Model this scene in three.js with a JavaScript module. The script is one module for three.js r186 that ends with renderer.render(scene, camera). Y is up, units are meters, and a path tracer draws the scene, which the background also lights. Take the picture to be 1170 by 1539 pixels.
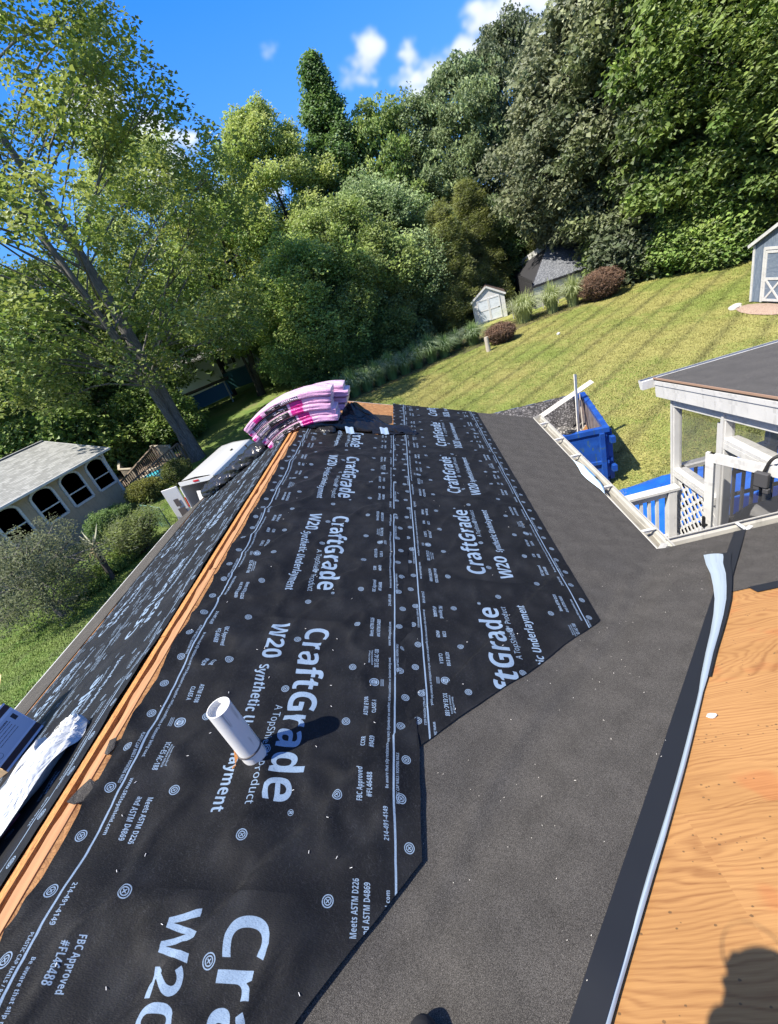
import * as THREE from 'three';
import { mergeGeometries, mergeVertices } from 'three/addons/utils/BufferGeometryUtils.js';
import { RoundedBoxGeometry } from 'three/addons/geometries/RoundedBoxGeometry.js';
import { MarchingCubes } from 'three/addons/objects/MarchingCubes.js';

/* ------------------------------------------------------------------ camera, sky, sun, exposure */
const scene = new THREE.Scene();
// the camera is the origin: a phone held at head height by someone standing on the roof
const camera = new THREE.PerspectiveCamera(99.2, 778 / 1024, 0.05, 600);
camera.position.set(0, 0, 0);
camera.up.set(0.25951, 0.83439, -0.48625);
camera.lookAt(-0.15170, -0.46204, -0.87379);
const renderer = new THREE.WebGLRenderer({ antialias: true });
renderer.setSize(778, 1024);
renderer.toneMapping = THREE.LinearToneMapping;
renderer.toneMappingExposure = 2.2;
renderer.shadowMap.enabled = true;
const SUN = new THREE.Vector3(-0.488, 0.819, 0.303).normalize();
const sun = new THREE.DirectionalLight(new THREE.Color(1.0, 0.93, 0.81), 4.5);
sun.position.copy(SUN).multiplyScalar(80);
sun.castShadow = true; sun.shadow.mapSize.set(4096, 4096);
Object.assign(sun.shadow.camera, { left: -55, right: 55, top: 55, bottom: -55, near: 1, far: 180 });
sun.shadow.radius = 1;
scene.add(sun, sun.target);

/* ------------------------------------------------------------------ noise and random */
function rng(seed) { let a = seed >>> 0; return () => { a = (a + 0x6D2B79F5) | 0; let t = Math.imul(a ^ (a >>> 15), 1 | a); t = (t + Math.imul(t ^ (t >>> 7), 61 | t)) ^ t; return ((t ^ (t >>> 14)) >>> 0) / 4294967296; }; }
const hash = (x, y, s = 0) => { let h = Math.imul(x | 0, 374761393) + Math.imul(y | 0, 668265263) + Math.imul(s | 0, 2147483647 ^ 0x5bd1e995); h = Math.imul(h ^ (h >>> 13), 1274126177); return ((h ^ (h >>> 16)) >>> 0) / 4294967296; };
const mod = (a, n) => ((a % n) + n) % n;
function vn(x, y, s = 0, px = 0, py = 0) {            // value noise, optional period
  const xi = Math.floor(x), yi = Math.floor(y), fx = x - xi, fy = y - yi, u = fx * fx * (3 - 2 * fx), v = fy * fy * (3 - 2 * fy);
  const X = (i) => (px ? mod(i, px) : i), Yy = (j) => (py ? mod(j, py) : j);
  const a = hash(X(xi), Yy(yi), s), b = hash(X(xi + 1), Yy(yi), s), c = hash(X(xi), Yy(yi + 1), s), d = hash(X(xi + 1), Yy(yi + 1), s);
  return a + (b - a) * u + (c - a) * v + (a - b - c + d) * u * v;
}
function fbm(x, y, o = 4, s = 0, px = 0, py = 0) { let t = 0, a = 0.5, n = 0; for (let i = 0; i < o; i++) { t += a * vn(x, y, s + i * 17, px, py); n += a; x *= 2; y *= 2; px *= 2; py *= 2; a *= 0.5; } return t / n; }
const clamp = (x, a = 0, b = 1) => Math.min(b, Math.max(a, x)), lerp = (a, b, t) => a + (b - a) * t, sstep = (a, b, x) => { const t = clamp((x - a) / (b - a)); return t * t * (3 - 2 * t); };
const V = (x, y, z) => new THREE.Vector3(x, y, z);

/* ------------------------------------------------------------------ sky: blue, with small fair-weather clouds */
{
  const w = 1536, h = 768, d = new Float32Array(w * h * 4);
  // direction of the cloud groups seen over the trees, then unseen ones added for whiter fill light (azimuth from -z to the right, elevation), size, amount
  const C = [[2.4, 16.8, 2.2, 1.5, 1], [-2.6, 16.0, 1.4, 1.2, 0.85], [6.4, 15.6, 1.6, 1.4, 0.8], [8.6, 14.2, 2.6, 1.4, 0.9], [13.2, 15.0, 2.8, 1.9, 1], [16.4, 14.9, 3.2, 2.0, 1.05], [19.6, 13.8, 2.8, 1.8, 0.95],
    [-6.0, 19.6, 0.8, 0.8, 0.4], [-19.5, 15.5, 3, 2.6, 0.95], [-23.5, 19.5, 2.6, 2, 0.8], [-14.0, 10.5, 4, 2.2, 0.7], [30, 20, 4, 2.4, 0.9], [45, 15, 6, 3, 0.8], [-60, 18, 6, 3, 0.8], [90, 22, 7, 3.5, 0.8], [130, 16, 7, 3, 0.8], [-100, 24, 7, 3, 0.8], [-140, 15, 7, 3, 0.8], [170, 25, 6, 3, 0.8], [-70, 40, 12, 4, 0.8], [-120, 48, 14, 5, 0.9], [150, 42, 12, 5, 0.9], [60, 45, 12, 4, 0.8], [100, 36, 9, 4, 0.8], [-160, 33, 9, 4, 0.8]];
  for (let j = 0; j < h; j++) {
    const el = ((j + 0.5) / h - 0.5) * 180, sy = Math.sin(el * Math.PI / 180);
    for (let i = 0; i < w; i++) {
      const ph = ((i + 0.5) / w - 0.5) * 2 * Math.PI, cx = Math.cos(ph), cz = Math.sin(ph), az = Math.atan2(cx, -cz) * 180 / Math.PI;
      const t = clamp(sy), S4 = [[0, 0.26, 0.38, 0.56], [0.16, 0.075, 0.235, 0.60], [0.42, 0.024, 0.150, 0.54], [1, 0.020, 0.075, 0.26]]; let si = 0; while (si < 2 && t > S4[si + 1][0]) si++;
      const sk = (t - S4[si][0]) / (S4[si + 1][0] - S4[si][0]); let [r, g, b] = [1, 2, 3].map((q) => lerp(S4[si][q], S4[si + 1][q], sk));
      const cs = Math.cos(el * Math.PI / 180), dot = cs * cx * SUN.x + sy * SUN.y + cs * cz * SUN.z, gl = Math.pow(clamp(dot), 24) * 0.6 + Math.pow(clamp(dot), 5) * 0.22;
      r += gl; g += gl * 0.95; b += gl * 0.85;
      if (el > 2 && el < 70) {
        let m = 0;
        for (const [ca, ce, ra, re, am] of C) {
          let da = az - ca; if (da > 180) da -= 360; if (da < -180) da += 360;
          const dx = (da * cs - (el - ce) * 0.45) / ra, dy = (el - ce) / re, q = dx * dx + dy * dy;
          if (q < 4) m = Math.max(m, am * (1 - q * 0.55));
        }
        if (m > -1) {
          const n = fbm(az * 0.5 + el * 0.35, el * 0.8, 6, 3), c = sstep(0.25, 1.15, m * 1.45 + (n - 0.52) * 2.8) * 0.92;
          if (m > 0 && c > 0) { const sh = 0.86 + 0.14 * sstep(-0.6, 0.6, n * 2 - 1); r = lerp(r, 0.50 * sh, c); g = lerp(g, 0.53 * sh, c); b = lerp(b, 0.58 * sh, c); }
        }
      }
      if (sy < 0) { const q = clamp(-sy * 6); r = lerp(r, 0.06, q); g = lerp(g, 0.075, q); b = lerp(b, 0.04, q); }
      const o = (j * w + i) * 4; d[o] = r; d[o + 1] = g; d[o + 2] = b; d[o + 3] = 1;
    }
  }
  const t = new THREE.DataTexture(d, w, h, THREE.RGBAFormat, THREE.FloatType);
  t.mapping = THREE.EquirectangularReflectionMapping; t.magFilter = THREE.LinearFilter; t.minFilter = THREE.LinearFilter; t.wrapS = THREE.RepeatWrapping; t.needsUpdate = true;
  scene.background = t; scene.environment = t;
}

/* ------------------------------------------------------------------ textures */
function dataTex(n, m, f, srgb = true) {                 // f(x,y) -> [r,g,b] in linear 0..1 (stored as sRGB) or a number
  const d = new Uint8Array(n * m * 4), enc = (c) => Math.round(255 * (c <= 0.0031308 ? 12.92 * c : 1.055 * Math.pow(c, 1 / 2.4) - 0.055));
  for (let y = 0; y < m; y++) for (let x = 0; x < n; x++) {
    const v = f(x, y), o = (y * n + x) * 4;
    if (typeof v === 'number') { d[o] = d[o + 1] = d[o + 2] = clamp(v) * 255; } else for (let c = 0; c < 3; c++) d[o + c] = srgb ? enc(clamp(v[c])) : clamp(v[c]) * 255;
    d[o + 3] = 255;
  }
  const t = new THREE.DataTexture(d, n, m);
  t.wrapS = t.wrapT = THREE.RepeatWrapping; t.magFilter = THREE.LinearFilter; t.minFilter = THREE.LinearMipmapLinearFilter; t.generateMipmaps = true; t.needsUpdate = true;
  if (srgb) t.colorSpace = THREE.SRGBColorSpace;
  return t;
}
function canvasTex(w, h, draw, srgb = true) {
  const c = document.createElement('canvas'); c.width = w; c.height = h;
  draw(c.getContext('2d'), w, h);
  const t = new THREE.CanvasTexture(c); t.wrapS = t.wrapT = THREE.RepeatWrapping; t.magFilter = THREE.LinearFilter; t.anisotropy = 8;
  if (srgb) t.colorSpace = THREE.SRGBColorSpace;
  return t;
}
const scaled = (t, u, v) => { const c = t.clone(); c.repeat.set(u, v); c.needsUpdate = true; return c; };
const std = (o) => new THREE.MeshStandardMaterial({ roughness: 0.85, side: THREE.DoubleSide, ...o });
const lin = (r, g, b) => new THREE.Color().setRGB(r, g, b);

// one repeat of the printed synthetic underlayment: 1.247 m along the roll, 1.22 m across
const REP = 1.247, ROLL = 1.22;
const printTex = canvasTex(2048, 2004, (g, W, H) => {
  const S = W / REP, R = rng(11);
  g.fillStyle = 'rgb(12,13,16)'; g.fillRect(0, 0, W, H);
  for (let i = 0; i < 60000; i++) {                     // spunbond fibres
    const x = R() * W, y = R() * H, a = R() * 6.28, l = 6 + R() * 18, q = R();
    g.strokeStyle = q < 0.5 ? `rgba(64,67,74,${0.10 + R() * 0.17})` : `rgba(12,12,14,${0.12 + R() * 0.2})`; g.lineWidth = 0.8 + R() * 1.4;
    for (const ox of [0, x > W - 30 ? -W : 0]) { g.beginPath(); g.moveTo(x + ox, y); g.lineTo(x + ox + Math.cos(a) * l, y + Math.sin(a) * l * 0.8); g.stroke(); }
  }
  for (let i = 0; i < 260; i++) { const x = R() * W, y = R() * H, r = 60 + R() * 170, q = g.createRadialGradient(x, y, 0, x, y, r), dk = R() < 0.5; q.addColorStop(0, dk ? 'rgba(14,14,15,0.30)' : 'rgba(56,57,60,0.24)'); q.addColorStop(1, 'rgba(40,40,40,0)'); g.fillStyle = q; g.fillRect(x - r, y - r, 2 * r, 2 * r); }
  const ink = 'rgb(120,140,162)';
  g.fillStyle = ink; g.strokeStyle = ink;
  const wrapX = (x, fn) => { for (const o of [-W, 0, W]) { g.save(); g.translate(x + o, 0); fn(); g.restore(); } };
  // text from t0 to t1 along the roll, baseline at u across, cap height in metres; flip = read the other way
  const text = (s, t0, t1, u, cap, flip = false, weight = 'bold') => wrapX((flip ? t1 : t0) * S, () => {
    g.translate(0, (ROLL - u) * S); if (flip) g.rotate(Math.PI);
    const px = cap * S / 0.714; g.font = `${weight} ${px}px sans-serif`; g.textBaseline = 'alphabetic';
    const k = (t1 - t0) * S / g.measureText(s).width; g.scale(k, 1); g.fillText(s, 0, 0);
  });
  const ring = (t, u, r = 0.0165) => wrapX(t * S, () => {
    g.translate(0, (ROLL - u) * S); g.lineWidth = 0.0032 * S;
    for (const q of [1, 0.62]) { g.beginPath(); g.arc(0, 0, r * q * S, 0, 7); g.stroke(); }
    g.lineWidth = 0.003 * S; const e = r * 0.3 * S;
    g.beginPath(); g.moveTo(-e, -e); g.lineTo(e, e); g.moveTo(-e, e); g.lineTo(e, -e); g.stroke();
  });
  const mark = (t, u, flip) => wrapX(t * S, () => {      // round listing mark
    g.translate(0, (ROLL - u) * S); if (flip) g.rotate(Math.PI);
    g.lineWidth = 0.004 * S; g.beginPath(); g.arc(0, 0, 0.021 * S, 0, 7); g.stroke(); g.beginPath(); g.arc(0, 0, 0.0155 * S, 0, 7); g.fill();
    g.fillStyle = 'rgb(35,36,39)'; g.font = `bold ${0.017 * S}px sans-serif`; g.textAlign = 'center'; g.fillText('ETL', 0, 0.006 * S); g.fillStyle = ink; g.textAlign = 'left';
    for (let i = 0; i < 3; i++) g.fillRect(-0.02 * S, (0.031 + i * 0.006) * S, 0.04 * S, 0.0022 * S);
  });
  text('CraftGrade', 0.05, 0.985, 0.637, 0.129);
  text('W20', 0.045, 0.305, 0.45, 0.094); text('Synthetic Underlayment', 0.345, 1.02, 0.458, 0.05);
  text('A TopShield', 0.56, 0.80, 0.582, 0.033, false, 'normal'); text('®', 0.80, 0.815, 0.60, 0.016); text('Product', 0.83, 0.995, 0.582, 0.033, false, 'normal'); text('®', 0.995, 1.02, 0.735, 0.02);
  const col = (D, u1, u2, flip) => {
    const T = (d0, d1) => { const a = 1.858 - d1, b = 1.858 - d0; return flip ? [a, b] : [1.858 - (1.40 - d0), 1.858 - (1.40 - d1)]; };
    const put = (s, d0, d1, u, cap, w) => { let [a, b] = T(d0, d1); if (a > b) [a, b] = [b, a]; const k = Math.floor(a / REP) * REP; text(s, a - k, b - k, u, cap, flip, w); };
    put('Meets ASTM D226', 1.765, 1.914, u1, 0.02); put('and ASTM D4869', 1.765, 1.905, u2, 0.02);
    put('Meets criteria of', 1.57, 1.65, u1 - (flip ? 0.004 : -0.004), 0.009); put('acceptance criteria', 1.56, 1.655, flip ? u1 + 0.009 : u1 - 0.009, 0.009); put('ICC-ES AC-188', 1.548, 1.667, u2, 0.021);
    const [m] = T(1.459, 1.459); mark(mod(m, REP), (u1 + u2) / 2, flip);
    put('ASTM E108', 1.267, 1.361, u1, 0.02); put('CLASS A', 1.28, 1.35, u2, 0.02);
    put('CCRR', 1.115, 1.16, u1, 0.02); put('#0439', 1.11, 1.163, u2, 0.02);
    put('FBC Approved', 0.9, 1.019, u1, 0.021); put('#FL46488', 0.915, 1.005, u2, 0.021);
    const uL = flip ? 1.124 : 0.096, e = flip ? 1 : -1;
    put('Be aware that slip resistance may vary dependent on weather, surface conditions or fastener being used.', 0.95, 1.62, uL - e * 0.02, 0.012);
    put('www.SRStopshield.com', 1.70, 1.89, uL - e * 0.02, 0.014); put('214-491-4149', 0.78, 0.885, uL - e * 0.021, 0.017);
    put('PLASTIC CAP NAILS / ROOFING NAILS', 0.9, 1.10, uL + e * 0.02, 0.011); put('PLASTIC CAP NAILS / ROOFING NAILS', 1.52, 1.72, uL + e * 0.02, 0.011);
  };
  col(0, 1.005, 1.042, true); col(0, 0.215, 0.178, false);
  g.fillRect(0, (ROLL - 1.128) * S, W, 0.0075 * S); g.fillRect(0, (ROLL - 0.1) * S, W, 0.0075 * S);
  for (let i = 0; i < 8; i++) { const d = 0.765 + i * REP / 8; ring(mod(1.858 - d, REP), i % 2 ? 1.150 : 1.172); ring(mod(1.858 - (d - 0.012), REP), i % 2 ? 0.062 : 0.046); }
  for (let i = 0; i < 4; i++) { ring(mod(1.858 - (0.602 + i * REP / 4), REP), 0.913); ring(mod(1.858 - (0.764 + i * REP / 4), REP), 0.605); ring(mod(1.858 - (0.596 + i * REP / 4), REP), 0.301); }
  for (let i = 0; i < 26000; i++) {                     // the ink sits on the fibres, with fine gaps
    const x = R() * W, y = R() * H, a = R() * 6.28, l = 3 + R() * 10;
    g.strokeStyle = `rgba(40,42,46,${0.1 + R() * 0.3})`; g.lineWidth = 0.7 + R(); g.beginPath(); g.moveTo(x, y); g.lineTo(x + Math.cos(a) * l, y + Math.sin(a) * l); g.stroke();
  }
});
const feltBump = dataTex(512, 512, (x, y) => 0.5 + 0.35 * (vn(x / 3, y / 9, 4, 171, 57) - 0.5) + 0.4 * (fbm(x / 64, y / 64, 4, 9, 8, 8) - 0.5), false);
const phys = (o) => new THREE.MeshPhysicalMaterial({ roughness: 0.85, side: THREE.DoubleSide, ...o });
const mPrint = phys({ map: printTex, bumpMap: scaled(feltBump, 5, 5), bumpScale: 0.0014, roughness: 0.7, specularIntensity: 0.4, sheen: 1, sheenRoughness: 0.55, sheenColor: new THREE.Color().setRGB(0.055, 0.055, 0.055) });
const mFelt = std({ color: lin(0.016, 0.016, 0.018), roughness: 0.5 });

const membraneTex = (() => {
  const R = rng(5), sp = new Float32Array(1024 * 1024);
  for (let i = 0; i < 5200; i++) { const x = (R() * 1024) | 0, y = (R() * 1024) | 0, v = R() * R() * 0.7; sp[y * 1024 + x] = v; if (R() < 0.25) sp[y * 1024 + ((x + 1) & 1023)] = v * 0.7; }
  return dataTex(1024, 1024, (x, y) => {
    const n = hash(x >> 1, y >> 1, 3), f = fbm(x / 128, y / 128, 5, 21, 8, 8), v = 0.072 * (0.35 + 1.15 * n * n + 0.2 * n) * (0.78 + 0.44 * f) + sp[y * 1024 + x];
    return [v * 1.08, v, v * 0.90];
  });
})();
const granBump = dataTex(512, 512, (x, y) => 0.7 * hash(x, y, 8) + 0.3 * vn(x / 4, y / 4, 2, 128, 128), false);
const mMembrane = phys({ map: membraneTex, bumpMap: scaled(granBump, 2, 2), bumpScale: 0.0012, roughness: 0.95, specularIntensity: 0.4 });
const mSelvage = std({ color: lin(0.010, 0.011, 0.013), roughness: 0.6 });

const osbTex = canvasTex(1024, 1024, (g, W) => {
  const R = rng(77); g.fillStyle = 'rgb(158,114,70)'; g.fillRect(0, 0, W, W);
  for (let i = 0; i < 5200; i++) {
    const x = R() * W, y = R() * W, a = (R() - 0.5) * 2.2 + (R() < 0.3 ? 1.57 : 0), l = 14 + R() * 46, b = 4 + R() * 12, q = R();
    g.fillStyle = q < 0.12 ? `rgba(112,72,40,${0.35 + R() * 0.3})` : ((k) => `rgba(${146 + k * 50 | 0},${101 + k * 42 | 0},${57 + k * 32 | 0},${0.5 + R() * 0.4})`)(R());
    for (const ox of [-W, 0, W]) for (const oy of [-W, 0, W]) { if (x + ox < -60 || x + ox > W + 60 || y + oy < -60 || y + oy > W + 60) continue; g.save(); g.translate(x + ox, y + oy); g.rotate(a); g.beginPath(); g.moveTo(-l, -b * 0.6); g.lineTo(-l * 0.3, -b); g.lineTo(l, -b * 0.5); g.lineTo(l * 0.8, b * 0.7); g.lineTo(-l * 0.7, b); g.fill(); if (q > 0.55) { g.strokeStyle = 'rgba(92,58,30,0.4)'; g.lineWidth = 1.6; g.stroke(); } g.restore(); }
  }
});
const mOSB = std({ map: scaled(osbTex, 1.3, 1.3), color: lin(0.85, 0.85, 0.85), bumpMap: scaled(granBump, 3, 3), bumpScale: 0.0008, roughness: 0.8 });
const mOSBedge = std({ color: lin(1.15, 1.08, 0.92), map: scaled(osbTex, 2, 9), roughness: 0.85 });

// pine plywood face veneer, grain along u (2.44 m), 1.22 m in v
const plyTex = (() => {
  const W = 2048, H = 1024, R = rng(31), knots = [[1060, 520, 9], [1100, 560, 7], [520, 700, 8], [1500, 300, 9], [300, 260, 7], [1750, 800, 8]], specks = new Uint8Array(W * H);
  for (let i = 0; i < 520; i++) { const cx = R() * W, cy = R() < 0.75 ? (Math.floor(R() * 6) + 0.5 + (R() - 0.5) * 0.25) / 6 * H : R() * H, l = 1.2 + R() * 2.6; for (let a = -l; a <= l; a++) for (let b = -l; b <= l; b++) if (a * a * 0.5 + b * b < l * l * 0.6) specks[mod(cy + b | 0, H) * W + mod(cx + a | 0, W)] = 140 + R() * 110; }
  return dataTex(W, H, (x, y) => {
    let wob = 0; let kd = 1e9;
    for (const [kx, ky, kr] of knots) { const dx = (x - kx) / 4.5, dy = y - ky, q = Math.hypot(dx, dy); wob += 34 * Math.sign(dy || 1) * Math.exp(-q / 30); const d2 = Math.hypot((x - kx) * 0.62, dy); if (d2 / kr < kd) kd = d2 / kr; }
    const flow = 190 * fbm(x / 1000 + 3, y / 300, 2, 41) + 30 * fbm(x / 190, y / 60, 3, 43) + wob * 2.2;
    const ph = (y * 0.62 + flow) / (8 + 3 * vn(x / 900, y / 130, 44)), fr = ph - Math.floor(ph), late = Math.pow(Math.sin(Math.PI * Math.pow(fr, 1.35)), 3) * (0.55 + 0.45 * vn(x / 26, y / 2.2, 47));
    const fine = vn(x / 40, y / 1.2, 5), big = fbm(x / 380, y / 190, 3, 61);
    let t = clamp(late * (0.3 + 0.7 * vn(x / 500, Math.floor(ph) * 3.1, 71))) * 0.60 + 0.26 * fine + 0.16 * vn(x / 110, y / 4, 48);
    let r = lerp(0.43, 0.19, t), gg = lerp(0.225, 0.070, t), b = lerp(0.075, 0.018, t);
    const m = 0.86 + 0.28 * big; r *= m; gg *= m * (0.97 + 0.06 * big); b *= m * (0.9 + 0.2 * big);
    if (kd < 1.5) { const q = sstep(1.5, 0.5, kd); r = lerp(r, 0.25, q); gg = lerp(gg, 0.085, q); b = lerp(b, 0.035, q); }
    const red = sstep(0.62, 0.8, fbm(x / 150 + 9, y / 110, 3, 88)) * 0.35; gg *= 1 - red * 0.5; b *= 1 - red * 0.6;
    const s = specks[y * W + x] / 255; return [lerp(r, 0.09, s), lerp(gg, 0.05, s), lerp(b, 0.02, s)];
  });
})();
const mPly = std({ map: plyTex, roughness: 0.8 });
const lumberTex = dataTex(512, 128, (x, y) => { const f = fbm(x / 128, y / 9, 4, 5, 4, 14), g2 = Math.pow(Math.abs(Math.sin(y * 0.22 + 5 * fbm(x / 170, y / 30, 2, 6, 3, 4))), 3); const t = 0.25 * g2 + 0.4 * f; return [lerp(0.43, 0.24, t), lerp(0.225, 0.10, t), lerp(0.10, 0.04, t)]; });
const mLumber = std({ map: lumberTex, roughness: 0.8 });
const dirtTex = dataTex(512, 512, (x, y) => { const f = fbm(x / 64, y / 64, 5, 14, 8, 8), s = sstep(0.6, 0.8, fbm(x / 18, y / 90, 3, 15, 28, 5)); const v = 0.9 + 0.2 * (f - 0.5) - s * 0.16; return [v, v * 0.99, v * 0.965]; });
const mWhite = std({ color: lin(0.56, 0.565, 0.57), map: dirtTex, roughness: 0.5 });
const mVinyl = std({ color: lin(0.60, 0.605, 0.61), map: dirtTex, roughness: 0.42 });
const mGutter = std({ color: lin(0.42, 0.41, 0.38), map: dirtTex, roughness: 0.45 });
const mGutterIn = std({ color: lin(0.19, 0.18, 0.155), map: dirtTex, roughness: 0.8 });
const mBlack = std({ color: lin(0.012, 0.012, 0.013), roughness: 0.6 });
const mSteel = std({ color: lin(0.45, 0.45, 0.45), metalness: 0.8, roughness: 0.4 });
const mGlass = new THREE.MeshPhysicalMaterial({ color: lin(0.11, 0.13, 0.10), roughness: 0.25, metalness: 0, side: THREE.DoubleSide, specularIntensity: 1, ior: 1.6 });

/* ------------------------------------------------------------------ builders */
const taken = new Map();
function numbered(n) { const k = taken.get(n) ?? 0; taken.set(n, k + 1); return k ? n + '_' + String(k).padStart(3, '0') : n; }
function thing(name, label, category, group) {
  const o = new THREE.Group(); o.name = numbered(name); scene.add(o); o.userData = { label, category }; if (group) o.userData.group = group; return o;
}
function part(name, geo, mat, parent, extra) {
  const o = new THREE.Mesh(Array.isArray(geo) ? merge(geo) : geo, mat); o.name = parent === scene ? numbered(name) : name; o.castShadow = o.receiveShadow = true; parent.add(o); if (extra) Object.assign(o.userData, extra); return o;
}
function solo(name, geo, mat, label, category, group) { const o = part(name, geo, mat, scene, { label, category }); if (group) o.userData.group = group; return o; }
function structure(name, geo, mat, label) { const o = part(name, geo, mat, scene, { kind: 'structure' }); if (label) o.userData.label = label; return o; }
function merge(list) {
  const L = list.map((g) => { let q = g.index ? g.toNonIndexed() : g; for (const k of Object.keys(q.attributes)) if (!['position', 'normal', 'uv'].includes(k)) q.deleteAttribute(k); if (!q.attributes.uv) q.setAttribute('uv', new THREE.BufferAttribute(new Float32Array(q.attributes.position.count * 2), 2)); return q; });
  return mergeGeometries(L);
}
function metric(g, k = 1) {                                // uv in metres by dominant normal
  if (g.index) g = g.toNonIndexed();
  const p = g.attributes.position, n = g.attributes.normal, uv = new Float32Array(p.count * 2);
  for (let i = 0; i < p.count; i++) {
    const a = Math.abs(n.getX(i)), b = Math.abs(n.getY(i)), c = Math.abs(n.getZ(i)), x = p.getX(i), y = p.getY(i), z = p.getZ(i);
    const [u, v] = b >= a && b >= c ? [x, z] : a >= c ? [z, y] : [x, y]; uv[2 * i] = u * k; uv[2 * i + 1] = v * k;
  }
  g.setAttribute('uv', new THREE.BufferAttribute(uv, 2)); return g;
}
function box(w, h, d, x = 0, y = 0, z = 0, r = 0, rx = 0, ry = 0, rz = 0) {
  let g = r ? new RoundedBoxGeometry(w, h, d, 2, r) : new THREE.BoxGeometry(w, h, d);
  g = metric(g); if (rx || ry || rz) g.applyMatrix4(new THREE.Matrix4().makeRotationFromEuler(new THREE.Euler(rx, ry, rz))); g.translate(x, y, z); return g;
}
function beam(a, b, w, h, up = V(0, 1, 0), r = 0) {       // a bar from a to b, w across, h along 'up'
  const d = b.clone().sub(a), L = d.length(); d.normalize(); const s = d.clone().cross(up); if (s.lengthSq() < 1e-6) s.set(1, 0, 0); s.normalize(); const u = s.clone().cross(d).normalize();
  let g = metric(r ? new RoundedBoxGeometry(L, h, w, 2, r) : new THREE.BoxGeometry(L, h, w));
  g.applyMatrix4(new THREE.Matrix4().makeBasis(d, u, s)); const m = a.clone().add(b).multiplyScalar(0.5); g.translate(m.x, m.y, m.z); return g;
}
function tube(pts, rad, seg = 6, steps = 0) {             // tapered tube, rad = number or array
  const P = pts.map((p) => (p.isVector3 ? p : V(...p))), R = Array.isArray(rad) ? rad : P.map(() => rad); let Q = P, RR = R;
  if (steps) { const c = new THREE.CatmullRomCurve3(P); Q = []; RR = []; for (let i = 0; i <= steps; i++) { const t = i / steps; Q.push(c.getPoint(t)); const f = t * (P.length - 1), k = Math.min(P.length - 2, Math.floor(f)); RR.push(lerp(R[k], R[k + 1], f - k)); } }
  const pos = [], uv = [], idx = []; let s = V(1, 0, 0), len = 0;
  for (let i = 0; i < Q.length; i++) {
    const d = Q[Math.min(i + 1, Q.length - 1)].clone().sub(Q[Math.max(i - 1, 0)]).normalize(); if (Math.abs(d.dot(s)) > 0.95) s = Math.abs(d.x) > 0.8 ? V(0, 0, 1) : V(1, 0, 0);
    const u = d.clone().cross(s).normalize(); s = u.clone().cross(d).normalize(); if (i) len += Q[i].distanceTo(Q[i - 1]);
    for (let k = 0; k <= seg; k++) { const a = k / seg * Math.PI * 2, c = Math.cos(a) * RR[i], q = Math.sin(a) * RR[i]; pos.push(Q[i].x + s.x * c + u.x * q, Q[i].y + s.y * c + u.y * q, Q[i].z + s.z * c + u.z * q); uv.push(k / seg * Math.PI * 2 * RR[0], len); }
  }
  const n = seg + 1; for (let i = 0; i < Q.length - 1; i++) for (let k = 0; k < seg; k++) { const a = i * n + k; idx.push(a, a + n, a + 1, a + 1, a + n, a + n + 1); }
  for (const e of [0, Q.length - 1]) { const c = pos.length / 3; pos.push(Q[e].x, Q[e].y, Q[e].z); uv.push(0, 0); for (let k = 0; k < seg; k++) { const a = e * n + k; e ? idx.push(c, a + 1, a) : idx.push(c, a, a + 1); } }
  const g = new THREE.BufferGeometry(); g.setAttribute('position', new THREE.Float32BufferAttribute(pos, 3)); g.setAttribute('uv', new THREE.Float32BufferAttribute(uv, 2)); g.setIndex(idx); g.computeVertexNormals(); return g;
}
function sheet(nu, nv, f) {                                // f(s, t) -> [x, y, z, u, v]
  const pos = [], uv = [], idx = [];
  for (let j = 0; j <= nv; j++) for (let i = 0; i <= nu; i++) { const q = f(i / nu, j / nv); pos.push(q[0], q[1], q[2]); uv.push(q[3] ?? i / nu, q[4] ?? j / nv); }
  for (let j = 0; j < nv; j++) for (let i = 0; i < nu; i++) { const a = j * (nu + 1) + i, b = a + nu + 1; idx.push(a, b, a + 1, a + 1, b, b + 1); }
  const g = new THREE.BufferGeometry(); g.setAttribute('position', new THREE.Float32BufferAttribute(pos, 3)); g.setAttribute('uv', new THREE.Float32BufferAttribute(uv, 2)); g.setIndex(idx); g.computeVertexNormals(); return g;
}
function hexa(c) {                                         // a solid from 8 corners: bottom 0-3, top 4-7 (same order round)
  const F = [[3, 2, 1, 0], [4, 5, 6, 7], [0, 1, 5, 4], [1, 2, 6, 5], [2, 3, 7, 6], [3, 0, 4, 7]], pos = [];
  for (const [a, b, d, e] of F) for (const k of [a, b, d, a, d, e]) pos.push(c[k].x, c[k].y, c[k].z);
  const g = new THREE.BufferGeometry(); g.setAttribute('position', new THREE.Float32BufferAttribute(pos, 3)); g.computeVertexNormals(); return metric(g);
}
const slab = (x0, x1, z0, z1, yf, th) => { const P = [[x0, z0], [x0, z1], [x1, z1], [x1, z0]]; return hexa([...P.map(([x, z]) => V(x, yf(x, z) - th, z)), ...P.map(([x, z]) => V(x, yf(x, z), z))]); };

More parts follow.
